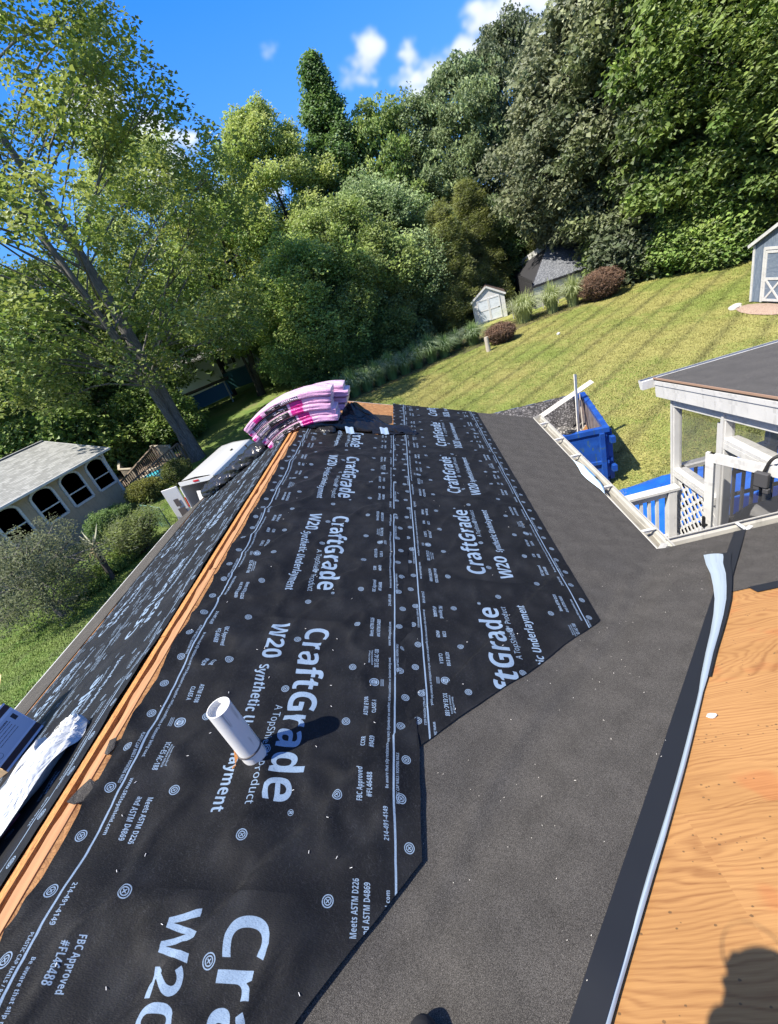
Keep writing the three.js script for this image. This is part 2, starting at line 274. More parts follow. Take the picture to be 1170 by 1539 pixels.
/* ------------------------------------------------------------------ ground */
const gy = (x, z) => -5.6 + 0.025 * clamp(x, -34, 34) + 0.05 * (fbm(x / 5 + 50, z / 5 + 50, 2, 4) - 0.5);
const lawnTex = dataTex(2048, 2048, (x, y) => {            // 40 m square: patchy turf with mower lanes
  const u = x / 2048 * 40, v = y / 2048 * 40, f = fbm(u / 2.5, v / 2.5, 4, 5, 16, 16), q = fbm(u * 3.2, v * 3.2, 3, 8, 128, 128), s = hash(x, y, 6) * 0.5 + hash(x >> 1, y >> 1, 9) * 0.5;
  const lane = (u * 0.894 + v * 0.447) / 1.118; // lanes are added on the yard sheet only
  let dry = sstep(0.40, 0.66, f * 0.7 + q * 0.3); const d = 0.62 + 0.75 * s;
  const bare = sstep(0.62, 0.8, fbm(u / 1.3 + 8, v / 1.3, 4, 77, 30, 30)) * 0.5; return [lerp(lerp(0.065, 0.14, dry), 0.12, bare) * d, lerp(lerp(0.135, 0.18, dry), 0.10, bare) * d, lerp(lerp(0.018, 0.042, dry), 0.06, bare) * d];
});
{
  const lanes = dataTex(1024, 1024, (x, y) => {            // 24 m square, wheel lanes of the mower across it
    const u = x / 1024 * 24, v = y / 1024 * 24, w = 0.35 * (fbm(u / 3, v / 3, 2, 12, 8, 8) - 0.5);
    const p = mod(v + w * 0.4, 2.4), g1 = Math.exp(-Math.pow((p - 0.55) / 0.12, 2)), g2 = Math.exp(-Math.pow((p - 1.75) / 0.10, 2)) * 0.8;
    const k = (g1 + g2) * (0.45 + 0.55 * fbm(u / 2, v * 1.5, 2, 19, 12, 36)), f = fbm(u / 2.0, v / 2.0, 4, 5, 12, 12), q = fbm(u * 3, v * 3, 3, 8, 72, 72), s = hash(x, y, 6) * 0.5 + hash(x >> 1, y >> 1, 9) * 0.5;
    const dry = sstep(0.30, 0.62, f * 0.65 + q * 0.35), d = (0.60 + 0.8 * s) * (1 - 0.6 * k);
    return [lerp(0.155, 0.275, dry) * d, lerp(0.205, 0.255, dry) * d, lerp(0.036, 0.078, dry) * d];
  });
  const far = sheet(120, 120, (s, t) => { const x = -220 + 440 * s, z = -300 + 340 * t; return [x, gy(x, z) - 0.02 - 1.5 * sstep(60, 200, Math.hypot(x, z)) * 0, z, x / 40, z / 40]; });
  structure('ground', far, std({ map: lawnTex, bumpMap: granBump, bumpScale: 0.02, roughness: 0.95 }), 'green back yards running under the trees around the houses');
  // the dry striped yard on the right, rotated so that its lanes run as the mower went
  const ang = Math.PI / 4, ca = Math.cos(ang), sa = Math.sin(ang);
  const yard = sheet(110, 110, (s, t) => { const z = lerp(-7, -40, t), xl = lerp(2.2, 4.2, t) - 4.5 * sstep(0.45, 0.0, t) * 0 - 3.5 * (1 - sstep(-20, -28, z) * 0), xr = 24; const x = lerp(xl, xr, s), e = Math.min(s * 8, 1) * 0.012; return [x, gy(x, z) - 0.012 + e + 0.002, z, (x * ca - z * sa) / 24, (x * sa + z * ca) / 24]; });
  structure('lawn', yard, std({ map: lanes, bumpMap: granBump, bumpScale: 0.012, roughness: 0.95 }), 'wide sunlit yellow green lawn with dark mower lanes');
  // blades of grass standing on the lawn
  const R = rng(900), pos = [], idx = [];
  for (let k = 0; k < 9; k++) { const a = R() * 6.28, r = R() * 0.14, x = Math.cos(a) * r, z = Math.sin(a) * r, b = R() * 6.28, l = 0.018 + R() * 0.028, w = 0.005, o = pos.length / 3; pos.push(x - w * Math.cos(b), 0, z - w * Math.sin(b), x + w * Math.cos(b), 0, z + w * Math.sin(b), x + Math.sin(b) * l * 0.9, l, z - Math.cos(b) * l * 0.9); idx.push(o, o + 1, o + 2); }
  const gb = new THREE.BufferGeometry(); gb.setAttribute('position', new THREE.Float32BufferAttribute(pos, 3)); gb.setIndex(idx); gb.computeVertexNormals();
  const LANE = (x, z) => { const v = (x + z) * 0.7071, p = mod(v, 2.4); return (Math.exp(-Math.pow((p - 0.55) / 0.14, 2)) + Math.exp(-Math.pow((p - 1.75) / 0.12, 2)) * 0.8); };
  const N = 130000, im = new THREE.InstancedMesh(gb, std({ color: 0xffffff, roughness: 0.7 }), N), m = new THREE.Matrix4(), qt = new THREE.Quaternion(), c = new THREE.Color();
  for (let i = 0; i < N; i++) {
    const lf = R() < 0.2, d = lf ? 11 + R() * 12 : 7.5 + Math.pow(R(), 0.8) * 27, az = (lf ? -72 + R() * 42 : -14 + R() * 52) * Math.PI / 180, x = d * Math.sin(az), z = -d * Math.cos(az), f = fbm(x / 2 + 9, z / 2 + 40, 3, 5), k = 0.9 + R() * 0.6;
    qt.setFromAxisAngle(V(0, 1, 0), R() * 6.28); m.compose(V(x, gy(x, z) - 0.004, z), qt, V(k * 1.5, k, k * 1.5)); im.setMatrixAt(i, m);
    const dry = lf ? -0.25 : clamp(0.75 * sstep(0.3, 0.62, f) + 0.2 + (R() - 0.5) * 0.16), kk = 1 - 0.6 * LANE(x, z) * (0.5 + 0.5 * fbm(x, z, 2, 9)); im.setColorAt(i, c.setRGB(lerp(0.155, 0.265, dry) * kk, lerp(0.205, 0.25, dry) * kk, lerp(0.034, 0.072, dry) * kk));
  }
  im.name = 'grass_blades'; im.userData = { kind: 'stuff', label: 'short dry grass blades standing on the sunlit lawn', category: 'grass' }; im.castShadow = im.receiveShadow = true; scene.add(im);
}

/* ------------------------------------------------------------------ the house being roofed */
const RX = -1.64, yA = (x) => -1.949 - 0.41667 * x, yL = (x) => yA(RX) + 0.41667 * (x - RX), yB = (z) => -2.563 + 0.3333 * (z + 2.96);
const EAVE = 1.47, LEAVE = -4.87, GABLE = -6.6, WEAVE = -2.96, WR = 0.89, BACK = 6.4;
const smax = (a, b, k) => { const h = clamp(0.5 + 0.5 * (a - b) / k); return lerp(b, a, h) + k * h * (1 - h); };
const yVal = (x, z) => (z > WEAVE - 0.02 ? smax(yA(x), yB(z), 0.045) : yA(x));
const C1 = Math.hypot(1, 0.41667);                          // slope length per metre across the main roof
const house = thing('house', 'single storey house under re-roofing, its two slopes covered in black underlayment and grey membrane', 'house');
{
  const mWall = std({ color: lin(0.55, 0.54, 0.5), map: dirtTex }), xs = [];
  // walls under the eaves
  part('wall', [box(0.15, 2.7, 12.4, 1.05, -4.25, 0), box(0.15, 2.7, 12.4, -4.45, -4.25, 0), box(5.6, 2.7, 0.15, -1.7, -4.25, -6.2), box(5.6, 2.7, 0.15, -1.7, -4.25, 6.2), box(5.6, 2.7, 0.15, 3.9, -4.25, -2.55), box(0.15, 2.7, 7, 6.7, -4.25, 1)], mWall, house);
  for (const z of [-6.2, 6.2]) part('gable_wall', hexa([V(-4.5, -2.92, z - 0.07), V(1.1, -2.92, z - 0.07), V(1.1, -2.92, z + 0.07), V(-4.5, -2.92, z + 0.07), V(-4.5, -2.6, z - 0.07), V(1.1, -2.6, z - 0.07), V(1.1, -2.6, z + 0.07), V(-4.5, -2.6, z + 0.07)]), mWall, house);
  // sheathing, right slope: oriented strand board sheets 2.44 m long
  let row = 0;
  for (let a = RX + 0.04; a < EAVE - 0.05; a += 1.126, row++) for (let z = GABLE + (row % 2 ? -1.22 : 0); z < BACK; z += 2.44) { const x0 = a + 0.001, x1 = Math.min(a + 1.1255, EAVE), z0 = Math.max(z + 0.001, GABLE), z1 = Math.min(z + 2.438, BACK); if (z1 - z0 > 0.05) part('sheathing_panel', slab(x0, x1, z0, z1, yA, 0.011), mOSB, house); }
  // left slope
  for (let a = RX - 0.035, r = 0; a > LEAVE + 0.05; a -= 1.126, r++) for (let z = GABLE + (r % 2 ? -1.22 : 0); z < BACK; z += 2.44) { const x1 = a - 0.001, x0 = Math.max(a - 1.1255, LEAVE), z0 = Math.max(z + 0.001, GABLE), z1 = Math.min(z + 2.438, BACK); if (z1 - z0 > 0.05) part('sheathing_panel', slab(x0, x1, z0, z1, yL, 0.012), mOSB, house); }
  // cut upper edge of the left sheathing, split into the lengths of its boards, a little uneven
  const R = rng(8);
  for (let z = GABLE; z < BACK; z += 1.63) part('sheathing_edge', (() => { const j = (R() - 0.5) * 0.006, e = yL(RX - 0.035); return beam(V(RX - 0.046 + j, e - 0.008, z + 0.002), V(RX - 0.046 + j * 0.4, e - 0.008, Math.min(z + 1.625, BACK)), 0.03, 0.024); })(), mOSBedge, house);
  // ridge board in the open slot, in lengths, with rough edges
  for (let z = GABLE + 0.2, i = 0; z < BACK; z += 2.05, i++) part('ridge_board', sheet(6, 60, (s, t) => { const zz = lerp(z, z + 2.045, t), n = (fbm(zz * 9, s * 3 + i * 7, 3, 33) - 0.5); const px = [-0.038, -0.038, -0.034, -0.004, 0.019, 0.021, 0.021][Math.round(s * 6)], py = [-0.15, -0.012, 0, 0.001, 0, -0.012, -0.15][Math.round(s * 6)]; return [RX + 0.016 + px * (0.8 + n * 0.4), yA(RX) - 0.018 + py + n * 0.010, zz, zz / 1.2, s * 0.3]; }).toNonIndexed(), mLumber, house).geometry.computeVertexNormals();
  for (let z = GABLE + 0.1; z < BACK; z += 0.61) for (const s of [1, -1]) part('rafter', beam(V(RX + s * 0.03, yA(RX) - 0.13, z), V(s > 0 ? EAVE - 0.1 : LEAVE + 0.1, s > 0 ? yA(EAVE - 0.1) - 0.12 : yL(LEAVE + 0.1) - 0.12, z), 0.038, 0.14), mLumber, house);
  // wing roof: pine plywood sheets laid across
  row = 0;
  for (let z = WEAVE - 0.157; z < WR - 0.02; z += 1.157, row++) for (let x = -1.15 + (row % 2 ? -1.22 : 0); x < 7; x += 2.44) {
    const g = slab(x + 0.0004, x + 2.4396, Math.max(z + 0.0003, WEAVE), Math.min(z + 1.1567, WR), (a, b) => yB(b) + 0.0006, 0.0125), uv = g.attributes.uv, p = g.attributes.position, o = row * 0.37 + (x + 4) * 0.21;
    for (let i = 0; i < p.count; i++) uv.setXY(i, (p.getX(i) - x) / 2.44 + o, (p.getZ(i) - z) / 1.157 + row * 0.5);
    part('plywood_panel', g, mPly, house);
  }
  part('wing_back_slope', slab(-2, 7, WR, 4.7, (x, z) => yB(WR) - 0.3333 * (z - WR), 0.012), mPly, house);
  // boards closing the eaves and the far gable
  part('fascia_board', box(0.02, 0.16, -GABLE + BACK, EAVE + 0.012, yA(EAVE) - 0.1, (GABLE + BACK) / 2), mWhite, house);
  part('fascia_board', box(0.02, 0.16, -GABLE + BACK, LEAVE - 0.012, yL(LEAVE) - 0.1, (GABLE + BACK) / 2), mWhite, house);
  part('fascia_board', box(5.5, 0.16, 0.02, 4.3, yB(WEAVE) - 0.1, WEAVE - 0.012), mWhite, house);
  part('rake_board', beam(V(RX, yA(RX) - 0.085, GABLE - 0.012), V(EAVE, yA(EAVE) - 0.085, GABLE - 0.012), 0.022, 0.15), mWhite, house);
  part('rake_board', beam(V(RX, yA(RX) - 0.085, GABLE - 0.012), V(LEAVE, yL(LEAVE) - 0.085, GABLE - 0.012), 0.022, 0.15), mWhite, house);
  part('soffit', [box(0.5, 0.012, 12.9, 1.24, -2.76, -0.1), box(0.5, 0.012, 12.9, -4.66, -2.78, -0.1), box(5.3, 0.012, 0.5, 4.3, -2.76, -2.75)], mWhite, house);
  part('drip_edge', [beam(V(LEAVE - 0.004, yL(LEAVE) + 0.006, GABLE), V(LEAVE - 0.004, yL(LEAVE) + 0.006, BACK), 0.05, 0.004, V(-0.385, 0.923, 0)), box(0.003, 0.05, -GABLE + BACK, LEAVE - 0.03, yL(LEAVE) - 0.026, (GABLE + BACK) / 2)], mVinyl, house);
  // gutters: an open trough with a rolled lip
  const prof = [[0, 0], [0, -0.115], [0.065, -0.118], [0.095, -0.085], [0.102, -0.05], [0.122, -0.03], [0.122, -0.006], [0.108, -0.004], [0.108, -0.012]];
  const trough = (n, P) => { const g = sheet(prof.length - 1, n, P); return g.toNonIndexed(); };
  const gx = EAVE + 0.024, gyy = yA(EAVE) - 0.004;
  const main = part('gutter', (() => { const g = trough(40, (s, t) => { const q = prof[Math.round(s * 8)], z = lerp(GABLE - 0.05, WEAVE - 0.02, t); return [gx + q[0], gyy + q[1] + 0.006 * (vn(z * 1.4, 3, 8) - 0.5), z, s * 0.3, z]; }); g.computeVertexNormals(); return g; })(), mGutter, house);
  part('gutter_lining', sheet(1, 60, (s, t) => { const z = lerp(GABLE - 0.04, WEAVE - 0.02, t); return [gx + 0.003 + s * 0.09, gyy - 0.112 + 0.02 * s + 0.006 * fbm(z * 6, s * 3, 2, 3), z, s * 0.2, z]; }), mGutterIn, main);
  for (const z of [-3.27, -4.14, -5.02, -5.62, -6.3]) { const h = part('gutter_hanger', [beam(V(gx - 0.005, gyy - 0.004, z), V(gx + 0.116, gyy - 0.01, z), 0.026, 0.004), beam(V(gx + 0.02, gyy - 0.03, z + 0.006), V(gx + 0.1, gyy - 0.016, z - 0.004), 0.004, 0.03)], mVinyl, main); }
  part('gutter_end_cap', box(0.115, 0.11, 0.004, gx + 0.055, gyy - 0.06, GABLE - 0.052), mGutter, main);
  const wx = EAVE + 0.02, wz = WEAVE - 0.024, wy = yB(WEAVE) - 0.004;
  const wg = part('gutter', (() => { const g = trough(40, (s, t) => { const q = prof[Math.round(s * 8)], x = lerp(wx, 6.9, t); return [x + 0.0 + (1 - t) * q[0] * 0.95, wy + q[1], wz - q[0], x, s * 0.3]; }); g.computeVertexNormals(); return g; })(), mGutter, house);
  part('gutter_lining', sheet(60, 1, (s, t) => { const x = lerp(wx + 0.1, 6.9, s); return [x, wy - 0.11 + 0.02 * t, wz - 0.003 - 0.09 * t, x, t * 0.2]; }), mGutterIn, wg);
  for (const x of [2.15, 3.0, 3.9]) part('gutter_hanger', [beam(V(x, wy - 0.004, wz + 0.004), V(x, wy - 0.01, wz - 0.114), 0.026, 0.004), beam(V(x - 0.02, wy + 0.002, wz + 0.02), V(x + 0.05, wy + 0.004, wz - 0.02), 0.03, 0.003)], mVinyl, wg);
  part('gutter_corner', [beam(V(wx - 0.03, wy + 0.004, wz + 0.05), V(wx + 0.07, wy + 0.004, wz - 0.05), 0.05, 0.004), beam(V(wx - 0.05, wy + 0.004, wz + 0.075), V(wx + 0.02, wy + 0.006, wz), 0.018, 0.004)], mGutter, house);
  part('ceiling', box(5.5, 0.02, 12.3, -1.7, -2.9, 0), mBlack, house);
  // vent pipe with the lip of a square hole; the sheathing below stays uncut
  const B = V(-1.034, yA(-1.034), -1.052), r = 0.0455;
  const pipeTex = dataTex(512, 512, (x, y) => { const f = fbm(x / 40, y / 40, 5, 2, 13, 13), sc = sstep(0.70, 0.74, fbm(x / 26, y / 70, 3, 7, 20, 8)) * 0.35, dk = sstep(0.6, 0.85, f) * 0.2; const v = 0.62 - sc * 0.7 - dk * 1.3; return [v, v * 0.985, v * 0.95]; });
  const pipe = part('vent_pipe', (() => { const g = new THREE.LatheGeometry([[r - 0.005, 0.35], [r - 0.005, 0.36], [r - 0.004, 0.362], [r - 0.001, 0.362], [r, 0.36], [r, 0.09], [r, -0.25]].map((p) => new THREE.Vector2(p[0], p[1])), 40); g.translate(B.x, B.y, B.z); return g; })(), std({ map: pipeTex, roughness: 0.5 }), house);
  part('pipe_bore', (() => { const g = new THREE.LatheGeometry([[r - 0.0052, 0.36], [r - 0.0052, 0.335], [0.0005, 0.332]].map((p) => new THREE.Vector2(...p)), 36); g.translate(B.x, B.y, B.z); return g; })(), std({ color: lin(0.62, 0.6, 0.55), roughness: 0.7 }), pipe);
  part('pipe_joint_ring', (() => { const g = new THREE.TorusGeometry(r + 0.0005, 0.0042, 8, 40); g.rotateX(Math.PI / 2 - 0.06); g.translate(B.x, B.y + 0.105, B.z); return g; })(), std({ color: lin(0.05, 0.045, 0.05), roughness: 0.6 }), pipe);
  const lip = (a, b, w) => beam(V(a[0], yA(a[0]) + 0.040, a[1]), V(b[0], yA(b[0]) + 0.040, b[1]), w, 0.014, V(0.385, 0.923, 0));
  part('cut_hole_edge', [lip([-1.118, -1.088], [-1.086, -1.002], 0.022), lip([-1.092, -1.0], [-0.985, -1.006], 0.013), lip([-0.985, -1.0], [-0.982, -1.1], 0.006)], std({ map: osbTex, color: lin(1, 0.9, 0.75) }), house);
  part('painted_hole_shade', slab(-1.11, -0.985, -1.1, -1.006, (x) => yA(x) + 0.037, 0.006), mBlack, house);  // black slab painted in as the shade of the hole round the pipe
  part('torn_splinter', Array.from({ length: 16 }, () => { const x = -1.108 + R() * 0.115, z = -1.0 + R() * 0.006, d = R() * 0.02; return beam(V(x, yA(x) + 0.044, z), V(x + (R() - 0.5) * 0.012, yA(x) + 0.05 + R() * 0.006, z - d), 0.003, 0.002); }), mOSBedge, house);
}

/* ------------------------------------------------------------------ roof coverings */
const ridgeN = (x, z) => fbm(x * 3.1 + 9, z * 3.1 + 40, 3, 51);
// wrinkles in a sheet: long slack folds plus small crumples, never below the deck
const slack = (x, z, k = 1) => k * (0.007 * Math.pow(Math.abs(Math.sin(3.2 * (x * 0.8 + z * 0.55) + 5 * fbm(x * 1.1, z * 1.1 + 7, 2, 81))), 6) * sstep(0.35, 0.7, fbm(x * 1.3 + 3, z * 1.3, 2, 82)) + 0.0062 * fbm(x * 5, z * 5, 3, 83) + 0.0015 * vn(x * 38, z * 38, 84) + 0.0050 * Math.pow(1 - Math.abs(2 * fbm(x * 6 + z * 2.5, z * 3.2 - x * 1.5, 2, 86) - 1), 7));
function rollSheet(u0, zFar, zNear, edge, yf, uvf, nx = 56, nz = 300) {   // edge(z) = where the sheet ends across the slope
  return sheet(nx, nz, (s, t) => { const z = lerp(zFar, zNear, t), x = lerp(u0, edge(z), s); return [x, yf(x, z, s), z, ...uvf(x, z)]; });
}
const XU = (u) => -1.553 + u / C1;                          // slope distance from the first sheet's upper edge -> x
const UX = (x) => (x + 1.553) * C1;
const cutLine = (P) => (z) => { for (let i = 0; i < P.length - 1; i++) if (z <= P[i + 1][1] && z >= P[i][1]) { const f = (z - P[i][1]) / (P[i + 1][1] - P[i][1] || 1); return lerp(P[i][0], P[i + 1][0], f); } return z < P[0][1] ? P[0][0] : P[P.length - 1][0]; };
const rag = (z) => 0.006 * (fbm(z * 16, 2, 3, 91) - 0.5);
{
  // grey granulated membranes
    solo('eave_membrane', sheet(40, 180, (s, t) => { const z = lerp(GABLE, 2.0, t), x = lerp(0.625, EAVE, s); return [x, yA(x) + 0.004 + 0.003 * fbm(x * 4, z * 4, 3, 95), z, x / 0.62, z / 0.62]; }), mMembrane, 'grey granular membrane strip along the gutter of the long slope', 'roofing membrane');
  solo('eave_membrane', sheet(120, 40, (s, t) => { const x = lerp(EAVE + 0.0, 6.9, s), z = lerp(WEAVE, -2.11, t); return [x, yB(z) + 0.004 + 0.003 * fbm(x * 4, z * 4, 3, 96), z, x / 0.62, z / 0.62]; }), mMembrane, 'short grey membrane strip above the wing gutter and bare plywood', 'roofing membrane');
  solo('membrane_lap', sheet(120, 3, (s, t) => { const x = lerp(EAVE + 0.1, 6.9, s), z = lerp(-2.12, -2.045, t); return [x, yB(z) + 0.009 + 0.002 * fbm(x * 6, z * 6, 2, 97), z, x, z]; }), mSelvage, 'smooth black lap edge between wing membrane and plywood', 'membrane edge');
  const xv = (z) => 1.47 - 0.8 * (z - WEAVE);
  const memY = (x, z) => { const w = x - xv(z); if (w < -0.56 || w > 0.68) return -9; const pk = 0.011 * Math.exp(-Math.pow((w + 0.03 + 0.05 * Math.sin(z * 4)) / 0.05, 2)) * sstep(0.45, 0.6, fbm(z * 2.2, 4, 2, 98)), bump = 0.034 * Math.pow(fbm(x * 2.2 + 4, z * 2.2, 2, 99), 2) + 0.026 * Math.pow(Math.abs(Math.sin(2.6 * (x * 0.62 + z * 0.78) + 4 * fbm(x, z, 2, 12))), 8) * sstep(0.1, 0.3, w); return yVal(x, z) + 0.009 + 0.004 * fbm(x * 5, z * 5, 3, 95) + (pk + bump) * sstep(WEAVE + 0.05, WEAVE + 0.5, z); };
  const v = thing('valley_membrane', 'wide grey granular membrane lining the valley between the two slopes', 'roofing membrane');
  const vs = (w0, w1, h, nx) => sheet(nx, 260, (s, t) => { const z = lerp(WEAVE - 0.003, WR, t), w = lerp(w0, w1, s), x = xv(z) + w, yy = memY(x, z) + h - 0.009; return [x, yy, z, (x * 0.62 + z * 0.78) / 0.62, (x * 0.78 - z * 0.62) / 0.62]; });
  part('granular_sheet', vs(-0.55, 0.575, 0.009, 70), mMembrane, v);
  part('selvage_strip', vs(0.573, 0.662, 0.0115, 6), mSelvage, v);
  // small bright chips lying on the membrane
  const R = rng(303), chips = [];
  for (let i = 0; i < 110; i++) { const z = lerp(-2.7, 0.2, R()), w = lerp(-0.3, 0.6, R()), x = xv(z) + w, l = 0.002 + R() * R() * R() * 0.011; chips.push(box(l, 0.001, 0.0014, x, memY(x, z) + 0.003, z, 0, 0, R() * 3, 0)); }
  part('wood_chips', chips, std({ color: lin(0.7, 0.66, 0.58) }), v, { kind: 'stuff' });

  // printed underlayment, right slope
  const lift = (x, z) => Math.max(yA(x) + 0.013, yVal(x, z) + 0.012, memY(x, z) + 0.005);
  const seamZ = -1.14, P1 = [[XU(1.22), -5.1], [XU(1.22) + 0.0, -1.3], [-0.418, -1.14], [-0.432, -0.73], [-0.75, -0.36], [-1.12, 0.09], [-1.545, 0.62]];
  const P2 = [[0.664, -6.58], [0.664, -2.04], [0.38, -1.81], [0.11, -1.57], [-0.24, -1.30], [-0.44, -1.13], [-0.54, -1.05]];
  const e1 = cutLine(P1), e2 = cutLine(P2);
  const curl = (d) => 0.012 * Math.exp(-d / 0.03);
  const course1 = rollSheet(-1.553, -5.1, 0.6, (z) => e1(z) + rag(z), (x, z, s) => lift(x, z) + 0.0075 + slack(x, z, 3.4) * (0.12 + 0.88 * sstep(0.0, 0.14, e1(z) - x)) + (z > -1.2 ? curl(e1(z) - x) * (0.1 + 0.5 * vn(z * 7, 1, 5)) : 0) + 0.010 * Math.exp(-Math.hypot(x + 1.03, z + 1.05) / 0.16), (x, z) => [(z + 1.858) / REP, UX(x) / ROLL]);
  solo('underlayment_sheet', course1, mPrint, 'black printed underlayment course below the ridge, with the white vent pipe standing through it', 'roof underlayment');
  const course2 = rollSheet(XU(1.12), -6.58, -1.05, (z) => Math.max(e2(z) + rag(z + 5), XU(1.12) + 0.0), (x, z, s) => lift(x, z) + slack(x + 3, z, 2.2) * (0.12 + 0.88 * sstep(0.0, 0.12, e2(z) - x)) + curl(e2(z) - x) * (z > -2.1 ? 0.5 : 0.1) * (0.3 + 0.7 * vn(z * 6, 9, 5)), (x, z) => [(-z - 2.356) / REP, (2.40 - UX(x)) / ROLL], 60, 300);
  solo('underlayment_sheet', course2, mPrint, 'black printed underlayment course beside the grey eave membrane, its lettering facing the other way', 'roof underlayment');
  // staples and splinters
  const st = [];
  for (let i = 0; i < 130; i++) { const z = -5 + Math.pow(R(), 0.6) * 5, x = XU(0.03 + R() * 2.2); if (x > e2(Math.min(z, -1.05)) || (z > -1.05 && x > e1(z))) continue; st.push(box(0.009, 0.0012, 0.0011, x, lift(x, z) + 0.012 + slack(x, z, 3.4) * (0.12 + 0.88 * sstep(0.0, 0.14, e1(z) - x)), z, 0, 0, R() * 3, 0)); }
  solo('staples', st, std({ color: lin(0.75, 0.75, 0.75), roughness: 0.4 }), 'scattered bright staples holding the black underlayment', 'staples').userData.kind = 'stuff';
  // left slope: membrane along the eave and two printed courses
  solo('eave_membrane', sheet(30, 120, (s, t) => { const z = lerp(GABLE, BACK, t), x = lerp(LEAVE, LEAVE + 0.86, s); return [x, yL(x) + 0.008 + 0.003 * fbm(x * 4, z * 4, 3, 95), z, x / 0.62, z / 0.62]; }), mMembrane, 'grey granular membrane strip along the far left eave', 'roofing membrane');
  const UL = (x) => (-1.712 - x) * C1, XL = (u) => -1.712 - u / C1;
  solo('underlayment_sheet', sheet(56, 220, (s, t) => { const z = lerp(GABLE, 1.8, t), x = lerp(XL(0), XL(1.22), s); return [x, yL(x) + 0.016 + slack(x, z, 1.4), z, (-z + 0.4) / REP, UL(x) / ROLL]; }), mPrint, 'black printed underlayment course on the left slope, next to the ridge boards', 'roof underlayment');
  solo('underlayment_sheet', sheet(56, 220, (s, t) => { const z = lerp(GABLE, 1.8, t), x = lerp(XL(1.13), XL(2.35) + 0.03 * Math.sin(z * 1.7), s); return [x, yL(x) + 0.011 + slack(x, z, 1.4), z, (-z + 0.9) / REP, (UL(x) - 1.13) / ROLL]; }), mPrint, 'black printed underlayment course on the left slope, next to the grey eave membrane', 'roof underlayment');

  // release film peeling off the valley membrane
  const mFilm = std({ color: lin(0.38, 0.46, 0.53), roughness: 0.28, map: dirtTex });
  const path = []; for (let z = WR - 0.3; z > -1.35; z -= 0.06) path.push([xv(z) + 0.668 + 0.006 * Math.sin(z * 5) + 0.003 * (fbm(z * 4, 3, 2, 8) - 0.5), z, 0.016, 0]);
  for (const q of [[0.90, -1.42, 0.026, 0.1], [1.02, -1.58, 0.03, 0.25], [1.13, -1.72, 0.036, 0.4], [1.25, -1.88, 0.045, 0.5], [1.355, -2.03, 0.055, 0.6], [1.44, -2.17, 0.066, 0.65], [1.53, -2.33, 0.08, 0.7], [1.60, -2.48, 0.095, 0.7], [1.68, -2.62, 0.115, 0.7]]) path.push(q);
  const film = thing('release_film', 'pale blue plastic release film peeling along the edge of the valley membrane', 'plastic film');
  const strip = (o0, o1, h, arch) => sheet(8, path.length - 1, (s, t) => { const k = Math.round(t * (path.length - 1)), q = path[k], p0 = path[Math.max(k - 1, 0)], p1 = path[Math.min(k + 1, path.length - 1)]; let dx = p1[0] - p0[0], dz = p1[1] - p0[1]; const l = Math.hypot(dx, dz), nx = -dz / l, nz = dx / l, w = q[2] * lerp(o0, o1, s), x = q[0] + nx * w, z = q[1] + nz * w; return [x, Math.max(yVal(x, z), yB(z)) + h + arch * Math.sin(s * Math.PI) * (0.6 + 0.4 * vn(k * 0.5, 2, 3)) + q[3] * 0.02 + 0.004 * fbm(k * 0.9, s * 4, 2, 6), z, s, k * 0.1]; });
  part('film_strip', strip(-0.5, 0.5, 0.016, 0.012), mFilm, film);
  const dark = sheet(6, 14, (s, t) => { const q = path[path.length - 9 + Math.min(8, Math.floor(t * 8))], q2 = path[path.length - 9 + Math.min(8, Math.floor(t * 8) + 1)], f = t * 8 - Math.floor(t * 8), cx = lerp(q[0], q2[0], f), cz = lerp(q[1], q2[1], f), w = lerp(q[2], q2[2], f), x = cx + w * (0.42 + s * 0.62) * 0.92, z = cz + w * (0.42 + s * 0.62) * 0.2; return [x, yB(z) + 0.02 + 0.012 * t, z, s, t]; });
  part('dark_backing', dark, mSelvage, film);
  solo('film_scrap', sheet(10, 40, (s, t) => { const z = lerp(-4.85, -3.95, t), b = Math.sin(t * Math.PI), x = EAVE - 0.015 + (s - 0.3) * 0.11 * b + 0.01 * Math.sin(t * 9); return [x, yA(Math.min(x, EAVE)) + 0.02 + 0.03 * b * Math.sin(s * 3) + 0.01 * fbm(s * 4, t * 9, 2, 7), z, s * 0.3, t]; }), std({ map: canvasTex(128, 512, (g, w, h) => { g.fillStyle = 'rgb(190,212,228)'; g.fillRect(0, 0, w, h); g.strokeStyle = 'rgb(90,140,185)'; g.lineWidth = 9; for (let i = 0; i < 5; i++) { g.beginPath(); g.moveTo(20 + i * 20, 0); g.bezierCurveTo(60 + i * 10, h * 0.3, i * 20, h * 0.6, 60 + i * 12, h); g.stroke(); } g.fillStyle = 'rgb(20,22,26)'; for (let i = 0; i < 3; i++) { g.fillRect(30 + i * 26, 170 + i * 22, 12, 40); g.fillRect(30 + i * 26, 170 + i * 22, 24, 9); } }), roughness: 0.35 }), 'crumpled pale blue film scrap caught on the long gutter', 'plastic film');
}

